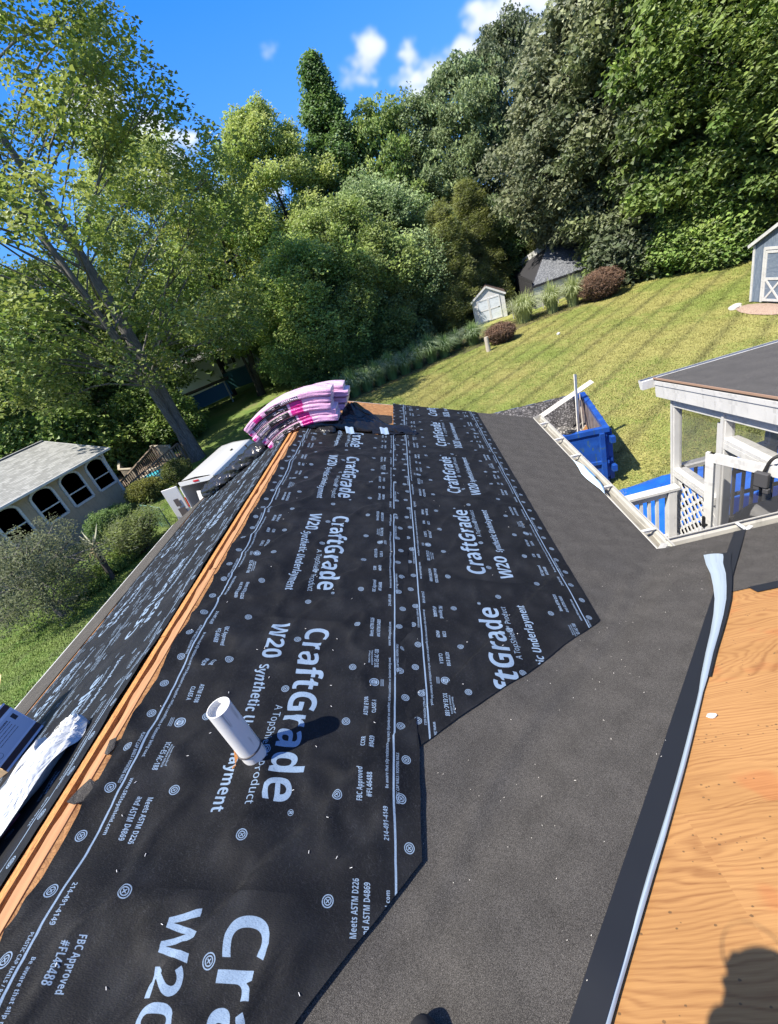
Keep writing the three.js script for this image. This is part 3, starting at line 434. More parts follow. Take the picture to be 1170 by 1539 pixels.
/* ------------------------------------------------------------------ things lying on the roof */
{
  const R = rng(61);
  // shingle bundles bent over the ridge
  const bundleTex = (k) => canvasTex(1024, 256, (g, W, H) => {
    const r = rng(400 + k), pink = 'rgb(200,152,184)', pale = 'rgb(206,180,200)', mag = 'rgb(190,26,124)';
    g.fillStyle = pale; g.fillRect(0, 0, W, H);
    // v: 0-0.28 near side, 0.28-0.5 top ...
    const y0 = H * 0.72, hh = H * 0.28;                     // canvas bottom = v 0
    g.fillStyle = pink; g.fillRect(0, y0, W, hh);
    if (k % 5 === 4) { g.fillStyle = 'rgb(38,30,36)'; g.fillRect(W * 0.34, y0 + hh * 0.3, W * 0.34, hh * 0.66); g.fillStyle = mag; g.fillRect(W * 0.2, y0 + hh * 0.2, W * 0.09, hh * 0.8); }
    else { g.fillStyle = 'rgb(24,20,24)'; g.fillRect(W * 0.12, y0 + hh * 0.04, W * 0.44, hh * 0.92); g.fillStyle = mag; g.fillRect(W * 0.585, y0, W * 0.12, hh); g.fillRect(0, y0 + hh * 0.2, W * 0.07, hh * 0.5); }
    g.fillStyle = 'rgb(236,214,230)';
    const bx = k % 5 === 4 ? 0.52 : 0.15; for (let i = 0; i < 9; i++) g.fillRect(W * (bx + i * 0.017), y0 + hh * (0.34 + 0.1 * r()), W * 0.011, hh * (0.28 + r() * 0.12));
    g.strokeStyle = 'rgb(236,214,230)'; g.lineWidth = 3; g.strokeRect(W * (bx - 0.012), y0 + hh * 0.22, W * 0.17, hh * 0.62);
    for (let i = 0; i < 12; i++) g.fillRect(W * (0.36 + r() * 0.16), y0 + hh * (0.2 + r() * 0.6), W * (0.01 + r() * 0.03), hh * 0.06);
    for (let i = 0; i < 70; i++) { g.strokeStyle = `rgba(${r() < 0.5 ? '120,70,110' : '255,235,250'},${0.08 + r() * 0.2})`; g.lineWidth = 1 + r() * 3; g.beginPath(); const x = r() * W, y = r() * H; g.moveTo(x, y); g.lineTo(x + (r() - 0.5) * 160, y + (r() - 0.5) * 30); g.stroke(); }
    for (let i = 0; i < 9; i++) { g.fillStyle = `rgba(120,72,104,${0.25 + r() * 0.2})`; g.fillRect(r() * W, H * (0.45 + r() * 0.2), 20 + r() * 50, 4 + r() * 6); }
  });
  const TEX = [0, 1, 2, 3, 4].map((k) => std({ map: bundleTex(k), roughness: 0.32, bumpMap: feltBump, bumpScale: 0.006 }));
  const base = new THREE.CatmullRomCurve3([V(-2.03, -1.42, 0), V(-1.85, -1.325, 0), V(-1.62, -1.265, 0), V(-1.36, -1.26, 0), V(-1.12, -1.315, 0)]);
  function bundle(level, z0, dx, tex, len = 1, tilt = 0) {
    const n = 34, sec = 40, th = 0.082, w = 0.335, r = rng(70 + level + Math.round(z0 * 10)), ph = r() * 9;
    const ring = (t, k) => { const tt = clamp(t), p = base.getPoint(tt), d = base.getTangent(tt), nn = V(-d.y, d.x, 0); const a0 = k / sec * 4 + 1.5, a = (Math.floor(a0) + 0.5 + (Math.atan(Math.tan(Math.PI / 4) * (2 * (a0 - Math.floor(a0)) - 1)) / (Math.PI / 4)) * 0.5) * Math.PI / 2, c = Math.cos(a), s = Math.sin(a), q = Math.pow(Math.pow(Math.abs(c), 11) + Math.pow(Math.abs(s), 11), -1 / 11); const e = 1 - 0.10 * Math.pow(Math.abs(2 * tt - 1), 14), nz = 0.016 * (fbm(tt * 14 + ph, k * 0.45, 3, 17) - 0.5); const off = level * 0.078 + th / 2 + s * q * (th / 2) * e + nz * 0.8; return [p.x + nn.x * off + dx + (nz * 0.6), p.y + nn.y * off + tilt * (tt - 0.5), z0 - w / 2 + c * q * (w / 2) * e + nz]; };
    const body = sheet(sec, n, (s, t) => [...ring(t, s * sec), t, (1 - s + 1) % 1.0001]);
    // put the printed side on the near face: v runs round the section from the near lower corner
    const uv = body.attributes.uv; for (let j = 0; j <= n; j++) for (let i = 0; i <= sec; i++) uv.setXY(j * (sec + 1) + i, j / n, (i / sec - 0.5) * 1.1);
    const caps = []; for (const t of [0, 1]) caps.push(sheet(sec, 1, (s, q) => { const a = ring(t, s * sec), p = base.getPoint(t), d = base.getTangent(t), nn = V(-d.y, d.x, 0), off = level * 0.078 + th / 2; return q ? a.concat([t, 0.4]) : [p.x + nn.x * off + dx + (t - 0.5) * 0.02, p.y + nn.y * off + tilt * (t - 0.5), z0 - w / 2, t, 0.45]; }));
    return merge([body, ...caps]);
  }
  const names = ['lowest', 'second from the bottom', 'third from the bottom', 'fourth from the bottom', 'topmost'];
  for (let i = 0; i < 5; i++) solo('shingle_bundle', bundle(i, -5.05 - 0.02 * (i % 2), (i - 2) * -0.018 + (i === 4 ? 0.03 : i === 2 ? -0.03 : 0), TEX[i]), TEX[i], `pink shingle bundle over the ridge, ${names[i]} of the front stack of five`, 'shingle bundle', 'shingle bundles on the ridge');
  for (let i = 0; i < 4; i++) solo('shingle_bundle', bundle(i, -5.43 - 0.03 * (i % 2), 0.09 + 0.03 * (i % 3), TEX[(i + 2) % 4]), TEX[(i + 2) % 4], `pale pink shingle bundle in the rear stack, ${['lowest', 'second from the bottom', 'third from the bottom', 'topmost'][i]} of its four`, 'shingle bundle', 'shingle bundles on the ridge');

  // loose end of the underlayment folded back in a heap
  const mShiny = std({ color: lin(0.012, 0.012, 0.013), roughness: 0.24, bumpMap: feltBump, bumpScale: 0.003 });
  const fold = sheet(70, 26, (s, t) => {
    const x = lerp(-1.66, -0.28, s), taper = Math.pow(1 - s, 0.55), H = 0.03 + 0.19 * taper + 0.03 * Math.sin(s * 14), a = t * Math.PI * 1.08, zc = -5.10 - 0.15 * s * 0.8;
    const n = fbm(s * 9, t * 3, 3, 23), n2 = fbm(s * 22, t * 6, 2, 24);
    const d = 0.17 * taper + 0.03; const z = zc - d * (1 - Math.cos(a)) * 0.9 + 0.05 * (n - 0.5), y = yA(x) + 0.024 + H * Math.sin(a) * (0.55 + 0.9 * n) + 0.05 * n2;
    return [x, y, z, (z + 1.858) / REP, UX(x) / ROLL];
  });
  const peak = sheet(16, 16, (s, t) => { const x = -0.86 + (s - 0.5) * 0.62 * (1 - t * 0.85) - 0.06 * t, y = yA(x) + 0.05 + 0.27 * t * (1 - 0.15 * Math.abs(s - 0.5)) + 0.05 * fbm(s * 5, t * 5, 3, 35), z = -5.44 - 0.10 * t + 0.10 * Math.sin(s * 3.1) + 0.10 * fbm(s * 7, t * 5, 3, 31); return [x, y, z, s, t]; });
  const tail = sheet(30, 8, (s, t) => { const x = lerp(-0.75, -0.24, s), y = yA(x) + 0.022 + 0.035 * Math.sin(t * Math.PI) + 0.02 * fbm(s * 11, t * 5, 3, 32), z = -5.12 - 0.12 * s - 0.16 * t * (1 - 0.5 * s); return [x, y, z, s, t]; });
  const heap = thing('folded_underlayment', 'loose glossy black underlayment end folded in a heap beside the shingle bundles', 'roof underlayment');
  part('fold', fold, mShiny, heap); part('raised_flap', peak, mShiny, heap); part('loose_tail', tail, mShiny, heap);
  for (const [x, z] of [[-0.98, -4.99], [-0.60, -5.08]]) part('torn_lettering', sheet(6, 3, (s, t) => { const X = x + (s - 0.5) * 0.09, Z = z + 0.01 - t * 0.05; return [X, yA(X) + 0.06 + 0.07 * t + 0.006 * Math.sin(s * 9), Z, s, t]; }), std({ color: lin(0.24, 0.33, 0.45) }), heap);

  // black plastic wrap lying on the left slope
  const crumple = (a, b, r0, r1, seed, nn = 60, flat = 0.75) => { const A = V(...a), Bq = V(...b), d = Bq.clone().sub(A), L = d.length(); d.normalize(); const up = V(-0.385, 0.923, 0), s = d.clone().cross(up).normalize(), u = s.clone().cross(d); return sheet(28, nn, (q, t) => { const an = q * Math.PI * 2, n = fbm(Math.cos(an) * 2 + 5, Math.sin(an) * 2 + t * 9, 4, seed), n2 = Math.abs(fbm(Math.cos(an) * 4 + 9, Math.sin(an) * 4 + t * 22, 2, seed + 5) - 0.5), e = Math.sqrt(clamp(1.0 - Math.pow(Math.abs(2 * t - 1), 10))), r = lerp(r0, r1, t) * (0.55 + 0.75 * n + 0.5 * n2) * (0.35 + 0.65 * e), P = A.clone().addScaledVector(d, t * L).addScaledVector(s, Math.cos(an) * r).addScaledVector(u, Math.max(-0.04, Math.sin(an) * r * flat)); return [P.x, P.y, P.z, q, t * 4]; }); };
  const mWrap = std({ color: lin(0.02, 0.02, 0.022), roughness: 0.2, bumpMap: feltBump, bumpScale: 0.004 });
  solo('plastic_wrap', crumple([-1.95, -1.38, -5.08], [-1.15, -1.42, -5.10], 0.10, 0.11, 48, 60), mWrap, 'crumpled black plastic squeezed under the pink shingle bundles on the ridge', 'plastic wrap');
  solo('plastic_wrap', crumple([-3.55, -1.96, -5.82], [-2.15, -1.42, -5.38], 0.13, 0.15, 44, 90), mWrap, 'crumpled shiny black plastic wrap on the left slope by the van', 'plastic wrap');

  // cardboard box of cap nails on the left slope
  const nx = V(-0.385, 0.923, 0), sx = V(0.923, 0.385, 0);     // up and upslope on the left roof
  const bx = thing('cardboard_box', 'open cardboard box with a printed blue grey side on the left slope', 'box');
  const labelTex = canvasTex(1024, 512, (g, W, H) => {
    const r = rng(17); g.fillStyle = 'rgb(196,200,214)'; g.fillRect(0, 0, W, H); g.fillStyle = 'rgb(60,38,40)'; g.fillRect(0, 20, W, 66); g.fillRect(0, H - 96, W, 70); g.fillStyle = 'rgb(176,182,198)'; g.fillRect(20, 120, W - 40, H - 240);
    g.fillStyle = 'rgb(70,62,74)'; for (let l = 0; l < 5; l++) for (let x = 300; x < 760;) { const w = 8 + r() * 26; g.fillRect(x, 150 + l * 34, w, 8 + (l === 0 ? 12 : 0)); x += w + 7; }
    g.strokeStyle = 'rgb(52,46,58)'; g.lineWidth = 5; g.beginPath(); g.ellipse(150, 330, 80, 36, 0.2, 0, 7); g.stroke(); g.fillStyle = 'rgb(40,36,46)'; g.beginPath(); g.arc(120, 190, 36, 0, 7); g.fill(); g.fillRect(860, 150, 90, 70); g.fillRect(830, H - 80, 60, 30);
  });
  const mCard = std({ color: lin(0.50, 0.34, 0.19), map: dirtTex, roughness: 0.9 }), mLabel = std({ map: labelTex, roughness: 0.6 });
  const O = V(-2.85, yL(-2.85) + 0.026, -1.735), zz = V(0, 0, 1), Lb = 0.29, Hb = 0.27, Wb = 0.36;
  const at3 = (a, b, c) => O.clone().addScaledVector(sx, -a).addScaledVector(nx, b).addScaledVector(zz, c);
  const panel = (a0, b0, c0, a1, b1, c1, t = 0.006) => beam(at3(a0, b0, c0), at3(a1, b1, c1), t, 0.2);
  const quad = (p, q, r2, s2) => sheet(1, 1, (u, v) => { const A = p.clone().lerp(q, u), Bq = s2.clone().lerp(r2, u), P = A.lerp(Bq, v); return [P.x, P.y, P.z, u, v]; });
  part('printed_side', quad(at3(0, 0, Lb), at3(0, 0, 0), at3(-0.015, Hb, 0), at3(-0.015, Hb, Lb)), mLabel, bx);
  part('box_body', [quad(at3(0.004, 0, 0), at3(Wb, 0, 0), at3(Wb, Hb, 0), at3(0.004, Hb, 0)), quad(at3(0.004, 0, Lb), at3(Wb, 0, Lb), at3(Wb, Hb, Lb), at3(0.004, Hb, Lb)), quad(at3(Wb, 0, 0), at3(Wb, 0, Lb), at3(Wb, Hb, Lb), at3(Wb, Hb, 0)), quad(at3(0.004, 0.003, 0), at3(Wb, 0.003, 0), at3(Wb, 0.003, Lb), at3(0.004, 0.003, Lb))], mCard, bx);
  part('box_top', quad(at3(0, Hb, Lb), at3(0, Hb, 0.002), at3(Wb * 0.62, Hb + 0.005, 0.002), at3(Wb * 0.62, Hb + 0.005, Lb)), std({ color: lin(0.30, 0.32, 0.42), map: dirtTex }), bx);
  part('box_flap', quad(at3(0.06, Hb + 0.004, 0), at3(Wb, Hb + 0.004, 0), at3(Wb - 0.02, Hb + 0.11, -0.20), at3(0.08, Hb + 0.12, -0.19)), std({ color: lin(0.62, 0.42, 0.23), map: dirtTex }), bx);

  // white wrapper film on the left slope
  const spine = new THREE.CatmullRomCurve3([V(-2.0, 0, -1.33), V(-2.12, 0, -1.15), V(-2.22, 0, -0.98), V(-2.32, 0, -0.78), V(-2.45, 0, -0.5)]);
  const wr = thing('white_wrapper', 'crumpled white plastic roll wrapper lying along the left slope', 'plastic film');
  part('wrapper_sheet', sheet(24, 70, (s, t) => { const p = spine.getPoint(t), w = lerp(0.12, 0.42, Math.pow(t, 0.6)), q = (s - 0.5) * 2, r1 = fbm(s * 11, t * 4, 3, 66), fo = 0.06 * Math.pow(Math.abs(Math.sin(s * 13 + 4 * fbm(t * 3, s, 2, 67))), 3); const x = p.x + q * w * 0.95, z = p.z + q * w * 0.35 + 0.03 * (r1 - 0.5); return [x, yL(x) + 0.024 + fo * (1 - 0.5 * t) + 0.022 * r1 + 0.05 * (1 - q * q) * (0.4 + 0.6 * t), z, s * 0.7, t]; }), std({ color: lin(0.44, 0.46, 0.48), roughness: 0.3, bumpMap: feltBump, bumpScale: 0.012 }), wr);
  part('wrapper_shred', tube([[-2.36, yL(-2.36) + 0.05, -1.37], [-2.5, yL(-2.5) + 0.06, -1.32], [-2.52, yL(-2.52) + 0.03, -1.18], [-2.6, yL(-2.6) + 0.05, -1.05], [-2.66, yL(-2.66) + 0.04, -0.9]], [0.05, 0.016, 0.02, 0.014, 0.03], 7, 40), mVinyl, wr);
  part('red_hem', tube([[-1.995, yL(-1.995) + 0.04, -0.93], [-2.06, yL(-2.06) + 0.04, -0.80], [-2.14, yL(-2.14) + 0.04, -0.66], [-2.22, yL(-2.2) + 0.04, -0.5]], 0.006, 6, 12), std({ color: lin(0.22, 0.03, 0.06) }), wr);

  // torn shingle pieces on the ridge, a scrap on the plywood
  const flake = (pts, yf, h) => { const sh = new THREE.Shape(pts.map((p) => new THREE.Vector2(p[0], -p[1]))); const g = new THREE.ExtrudeGeometry(sh, { depth: 0.004, bevelEnabled: false }); const p = g.attributes.position; for (let i = 0; i < p.count; i++) { const x = p.getX(i), z = -p.getY(i), d = p.getZ(i); p.setXYZ(i, x, yf(x) + h + d + 0.008 * Math.sin((x + z) * 40) ** 2, z); } g.computeVertexNormals(); return metric(g, 1.6); };
  solo('shingle_scrap', flake([[-1.625, -0.86], [-1.615, -0.91], [-1.595, -0.945], [-1.572, -0.935], [-1.560, -0.90], [-1.572, -0.872], [-1.60, -0.855]], (x) => yA(x) - 0.004, 0.012), mMembrane, 'torn dark shingle piece lying across the ridge boards', 'shingle scrap');
  solo('shingle_scrap', flake([[-1.60, -1.045], [-1.608, -1.10], [-1.59, -1.115], [-1.578, -1.07], [-1.585, -1.04]], (x) => yA(x), 0.004), mMembrane, 'small torn shingle piece on the strand board by the ridge', 'shingle scrap');
  solo('paper_scrap', (() => { const g = new THREE.IcosahedronGeometry(0.02, 1), p = g.attributes.position; for (let i = 0; i < p.count; i++) p.setXYZ(i, p.getX(i) * (0.6 + hash(Math.round(p.getX(i) * 900), Math.round(p.getY(i) * 900)) * 0.8), p.getY(i) * 0.45, p.getZ(i) * 0.6); g.computeVertexNormals(); g.translate(0.79, yB(-1.19) + 0.01, -1.19); return g; })(), mVinyl, 'small white paper scrap on the orange plywood', 'scrap');
}

/* ------------------------------------------------------------------ right side: porch, deck, skip, sheds */
{
  const R = rng(1201);
  const PX = 2.95, PZ = -5.48, fl = -4.52;                  // porch wall plane, far corner, floor
  const rakeY = (z) => -2.17 + 0.138 * (z + 5.62);          // roof top along the rake
  const porch = thing('screened_porch', 'white screened porch with lattice and low dark roof in the corner of the two wings', 'porch');
  part('roof', [slab(PX - 0.08, 7.2, -5.80, -1.0, (x, z) => rakeY(z), 0.03)], std({ color: lin(0.028, 0.028, 0.031), map: membraneTex.clone(), roughness: 0.85 }), porch).material.color.set(0xffffff);
  part('roof_edge', beam(V(PX - 0.09, rakeY(-5.8) + 0.004, -5.80), V(PX - 0.09, rakeY(-1) + 0.004, -1.0), 0.012, 0.02), std({ color: lin(0.30, 0.19, 0.13), roughness: 0.8 }), porch);
  part('rake_fascia', [beam(V(PX - 0.085, rakeY(-5.72) - 0.135, -5.74), V(PX - 0.085, rakeY(-1) - 0.135, -1.0), 0.028, 0.20, V(0, 1, 0)), beam(V(PX - 0.103, rakeY(-5.72) - 0.05, -5.74), V(PX - 0.103, rakeY(-1) - 0.05, -1.0), 0.012, 0.05)], mVinyl, porch);
  part('soffit', slab(PX - 0.07, PX + 0.02, -5.72, -1, (x, z) => rakeY(z) - 0.235, 0.012), mVinyl, porch);
  part('eave_fascia', box(4.3, 0.17, 0.02, 5.03, rakeY(-5.8) - 0.11, -5.79), mVinyl, porch);
  const gp = [[0, 0], [0, -0.11], [0.06, -0.115], [0.09, -0.08], [0.098, -0.045], [0.116, -0.028], [0.116, -0.004], [0.104, -0.002]];
  const gut = part('gutter', (() => { const g = sheet(7, 20, (s, t) => { const q = gp[Math.round(s * 7)], x = lerp(PX - 0.22, 7.2, t); return [x, rakeY(-5.8) - 0.01 + q[1], -5.805 - q[0], x, s * 0.3]; }).toNonIndexed(); g.computeVertexNormals(); return g; })(), mVinyl, porch);
  part('gutter_end_cap', (() => { const sh = new THREE.Shape(gp.map((q) => new THREE.Vector2(-q[0], q[1]))); const g = new THREE.ShapeGeometry(sh); g.rotateY(-Math.PI / 2); const p = g.attributes.position; for (let i = 0; i < p.count; i++) p.setXYZ(i, PX - 0.222, rakeY(-5.8) - 0.01 + p.getY(i), -5.805 - Math.abs(p.getZ(i))); g.computeVertexNormals(); return metric(g); })(), mVinyl, gut);
  part('floor_deck', box(4.2, 0.12, 3.0, PX + 2.1, fl - 0.06, -4.0), std({ color: lin(0.20, 0.19, 0.18), map: dirtTex }), porch);
  part('skirt', box(0.05, 1.0, 3.0, PX + 0.03, fl - 0.6, -4.05), mWhite, porch);
  part('ceiling', slab(PX + 0.06, 7.1, -5.44, -1, (x, z) => rakeY(z) - 0.22, 0.012), mWhite, porch);
  const post = (z, w = 0.10, x = PX) => { const t = rakeY(z) - 0.24; const g = part('post', [box(0.10, t - fl, w, x + 0.02, (t + fl) / 2, z, 0.006), box(0.02, t - fl, w * 0.4, x - 0.04, (t + fl) / 2, z + w * 0.18)], mVinyl, porch); return g; };
  post(PZ, 0.09); post(-4.52, 0.09); post(-3.54, 0.11); post(-2.7, 0.1);
  part('post', box(0.07, 2.05, 0.10, PX + 0.055, fl + 1.02, -4.64, 0.006), mVinyl, porch);
  const topP = (z0, z1) => beam(V(PX + 0.02, rakeY(z0) - 0.30, z0), V(PX + 0.02, rakeY(z1) - 0.30, z1), 0.11, 0.10);
  part('top_plate', topP(PZ, -1.1), mVinyl, porch);
  part('sill_rail', [box(0.15, 0.045, 0.90, PX + 0.04, -3.40, -5.03, 0.006), box(0.05, 0.06, 0.9, PX - 0.01, -3.455, -5.03)], mVinyl, porch);
  part('door_header', [box(0.15, 0.05, 0.92, PX + 0.04, -2.60, -4.02, 0.006), box(0.05, 0.07, 0.92, PX - 0.012, -2.66, -4.02)], mVinyl, porch);
  part('bottom_rail', box(0.07, 0.09, 0.9, PX + 0.02, fl + 0.05, -5.03), mVinyl, porch);
  // far wall (along x) with rail, posts and balusters
  for (const x of [4.15, 5.4, 6.6]) part('post', box(0.09, 2.2, 0.10, x, fl + 1.1, PZ), mVinyl, porch);
  part('top_plate', box(4.2, 0.1, 0.11, PX + 2.1, rakeY(PZ) - 0.30, PZ), mVinyl, porch);
  part('sill_rail', box(4.1, 0.045, 0.13, PX + 2.1, -3.40, PZ + 0.0), mVinyl, porch);
  part('bottom_rail', box(4.1, 0.08, 0.06, PX + 2.1, fl + 0.06, PZ), std({ color: lin(0.05, 0.05, 0.06) }), porch);
  for (let x = PX + 0.15; x < 7; x += 0.125) part('baluster', box(0.032, 1.0, 0.032, x, fl + 0.58, PZ), std({ color: lin(0.06, 0.06, 0.07) }), porch);
  for (const y of [-3.72, -4.08]) part('cross_rail', box(4.0, 0.05, 0.03, PX + 2.1, y, PZ - 0.03), std({ color: lin(0.06, 0.06, 0.07) }), porch);
  // lattice under the sill: two crossing layers of flat slats
  { const z0 = -5.41, z1 = -4.58, y0 = fl + 0.09, y1 = -3.48, W = z1 - z0, H = y1 - y0;
    for (const dir of [1, -1]) for (let o = -H; o < W; o += 0.15) {
      const a = Math.max(0, o), b = Math.min(W, o + H); if (b - a < 0.03) continue;
      const ya = (a - o), yb = (b - o), z = (q) => (dir > 0 ? z0 + q : z1 - q);
      part('lattice_slat', beam(V(PX + 0.02 + dir * 0.004, y0 + ya, z(a)), V(PX + 0.02 + dir * 0.004, y0 + yb, z(b)), 0.007, 0.036, V(0, dir > 0 ? 1 : 1, -dir * 1 + 0.0)), mVinyl, porch);
    }
  }
  const mScreen = new THREE.MeshStandardMaterial({ color: lin(0.10, 0.10, 0.105), transparent: true, opacity: 0.3, roughness: 0.8, side: THREE.DoubleSide });
  const scr = (z0, z1, y0, y1f) => sheet(1, 1, (s, t) => { const z = lerp(z0, z1, s); return [PX + 0.03, lerp(y0, y1f(z), t), z, s, t]; });
  part('screen', scr(-5.42, -4.58, -3.38, (z) => rakeY(z) - 0.35), mScreen, porch); part('screen', scr(-4.46, -3.6, -2.57, (z) => rakeY(z) - 0.35), mScreen, porch);
  part('screen', sheet(1, 1, (s, t) => [lerp(PX + 0.1, 7, s), lerp(-3.38, rakeY(PZ) - 0.35, t), PZ + 0.02, s, t]), mScreen, porch);
  // furniture under a grey cover inside
  solo('covered_furniture', sheet(40, 24, (s, t) => { const x = lerp(3.2, 5.8, s), z = lerp(-5.1, -3.0, t), e = Math.min(sstep(0, 0.12, s), sstep(1, 0.88, s), sstep(0, 0.12, t), sstep(1, 0.88, t)); return [x, fl + 0.02 + e * 0.72 + 0.05 * Math.sin(s * 22 + t * 9) * e * sstep(0.3, 0.6, fbm(s * 4, t * 4, 2, 7)) + 0.05 * fbm(s * 7, t * 7, 3, 9), z, s, t]; }), std({ color: lin(0.13, 0.13, 0.135), roughness: 0.6 }), 'furniture under a dark grey wrinkled cover inside the porch', 'covered furniture');
  // screen door standing ajar
  const hinge = V(PX - 0.02, 0, -3.58), free = V(2.63, 0, -4.26), top = -2.56, bot = fl + 0.02, at = (f, y) => hinge.clone().lerp(free, f).setY(y);
  const door = thing('screen_door', 'white framed screen door standing ajar in front of the porch', 'door');
  for (const [a, b] of [[0.06, 0], [0.94, 1]]) part('stile', beam(at((a + b) / 2, bot), at((a + b) / 2, top), 0.085, 0.034, V(-0.9, 0, 0.43)), mVinyl, door);
  part('top_rail', beam(at(0.02, top - 0.05), at(0.98, top - 0.05), 0.034, 0.10), mVinyl, door); part('middle_rail', beam(at(0.1, bot + 0.86), at(0.9, bot + 0.86), 0.034, 0.10), mVinyl, door); part('bottom_rail', beam(at(0.1, bot + 0.1), at(0.9, bot + 0.1), 0.034, 0.18), mVinyl, door);
  part('screen', sheet(1, 1, (s, t) => { const p = at(lerp(0.1, 0.9, s), lerp(bot + 0.2, top - 0.1, t)); return [p.x, p.y, p.z, s, t]; }), mScreen, door);
  part('latch', [beam(at(0.95, bot + 1.02).add(V(-0.05, 0, -0.02)), at(0.95, bot + 1.16).add(V(-0.05, 0, -0.02)), 0.02, 0.02), beam(at(0.95, bot + 1.05), at(0.95, bot + 1.05).add(V(-0.06, 0, -0.02)), 0.02, 0.02)], mBlack, door);
  // dark strap hanging over the door's top edge
  const st = thing('hanging_strap', 'dark grey strap with buckle block hooked over the top of the screen door', 'strap');
  const sp = at(0.17, top);
  part('strap_loop', tube([[sp.x + 0.10, sp.y - 0.02, sp.z + 0.10], [sp.x + 0.06, sp.y + 0.12, sp.z + 0.02], [sp.x - 0.02, sp.y + 0.08, sp.z - 0.03], [sp.x - 0.07, sp.y - 0.05, sp.z - 0.05]], [0.014, 0.016, 0.016, 0.014], 6, 16), mBlack, st);
  part('buckle_block', [box(0.05, 0.15, 0.12, sp.x - 0.09, sp.y - 0.12, sp.z - 0.04, 0.012, 0, 0.4), box(0.04, 0.06, 0.05, sp.x - 0.10, sp.y - 0.21, sp.z - 0.075, 0.008, 0, 0.4), box(0.04, 0.05, 0.05, sp.x - 0.07, sp.y - 0.23, sp.z + 0.0, 0.008, 0, 0.4)], std({ color: lin(0.05, 0.05, 0.055), roughness: 0.8 }), st);
  // deck with white railing between the house and the porch
  const deck = thing('deck_railing', 'white railing of the small deck between gutter and porch', 'railing');
  part('top_rail', box(1.5, 0.045, 0.13, 2.18, -3.62, -5.36, 0.006), mVinyl, deck); part('under_rail', box(1.5, 0.09, 0.04, 2.18, -3.69, -5.36), mVinyl, deck); part('bottom_rail', box(1.5, 0.07, 0.05, 2.18, -4.42, -5.36), mVinyl, deck);
  part('end_post', box(0.11, 0.95, 0.11, 2.84, -4.1, -5.36, 0.006), mVinyl, deck);
  for (let x = 1.5; x < 2.75; x += 0.105) part('baluster', box(0.036, 0.68, 0.036, x, -4.06, -5.36), mVinyl, deck);
  structure('deck_floor', box(1.75, 0.1, 2.9, 2.03, fl - 0.06, -4.05), std({ color: lin(0.34, 0.31, 0.27), map: dirtTex }), 'grey boards of the small deck');
  // blue tarps
  const mTarp = std({ color: lin(0.012, 0.10, 0.44), roughness: 0.38, bumpMap: feltBump, bumpScale: 0.01 });
  solo('blue_tarp', sheet(40, 40, (s, t) => { const a = s * 6.283, r = Math.pow(t, 0.8), n = fbm(s * 7, t * 6, 4, 13, 7), x = 2.42 + Math.cos(a) * r * 0.5 * (0.8 + 0.4 * n), z = -4.78 + Math.sin(a) * r * 0.42 * (0.8 + 0.4 * n); return [x, fl + 0.02 + 0.50 * (1 - r * r) * (0.55 + 0.7 * n) + 0.07 * Math.pow(Math.abs(Math.sin(s * 29 + t * 7)), 3) * r * (1 - r * 0.6), z, s, t]; }), mTarp, 'blue tarp bunched in a heap on the deck beside the lattice', 'tarp');
  solo('blue_tarp', sheet(60, 30, (s, t) => { const x = lerp(3.1, 8.2, s) + 0.3 * fbm(t * 3, 1, 2, 3), z = lerp(-8.75, -6.9, t) + 0.35 * fbm(s * 5, 2, 2, 4), n = fbm(s * 12, t * 6, 4, 14), e = Math.min(1, 8 * Math.min(s, 1 - s), 6 * Math.min(t, 1 - t)); return [x, gy(x, z) + 0.015 + e * (0.05 + 0.24 * n * n + 0.10 * Math.pow(Math.abs(Math.sin(s * 26 + t * 5 + 4 * n)), 4)) * sstep(0, 0.3, s + 0.1), z, s, t]; }), mTarp, 'large blue tarp spread on the lawn behind the deck railing', 'tarp');

  // skip (roll-off container), its long side to the house
  const O = V(3.43, gy(3.43, -8.91), -8.91), ex = V(-0.985, 0, -0.17), ez = V(0.17, 0, -0.985), ey = V(0, 1, 0), L = 4.6, Wd = 2.42, Hh = 1.36;
  const P = (a, b, c) => O.clone().addScaledVector(ex, a).addScaledVector(ey, b).addScaledVector(ez, c);
  const blueTex = dataTex(512, 512, (x, y) => { const f = fbm(x / 50, y / 50, 5, 3, 10, 10), s = sstep(0.66, 0.74, fbm(x / 22, y / 80, 4, 6, 23, 6)); return [lerp(0.012, 0.07, s * 0.5) * (0.7 + 0.6 * f), lerp(0.062, 0.09, s) * (0.7 + 0.6 * f), lerp(0.29, 0.15, s) * (0.75 + 0.5 * f)]; });
  const mBlue = std({ map: blueTex, roughness: 0.42 }), rustTex = dataTex(512, 512, (x, y) => { const f = fbm(x / 60, y / 60, 5, 3, 8, 8), q = sstep(0.5, 0.75, fbm(x / 14, y / 90, 4, 8, 36, 5)); return [lerp(0.17, 0.10, f) + q * 0.10, lerp(0.165, 0.07, f) + q * 0.07, lerp(0.19, 0.07, f) + q * 0.05]; }), mRust = std({ map: rustTex, roughness: 0.8 });
  const dump = thing('dumpster', 'blue steel roll-off dumpster with scraped inner walls and ribs, full of roof debris', 'dumpster');
  const wallT = 0.05;
  part('long_wall', [beam(P(0, Hh / 2 + 0.12, 0), P(L, Hh / 2 + 0.12, 0), wallT, Hh - 0.2), beam(P(0, Hh / 2 + 0.12, Wd), P(L, Hh / 2 + 0.12, Wd), wallT, Hh - 0.2)], mBlue, dump);
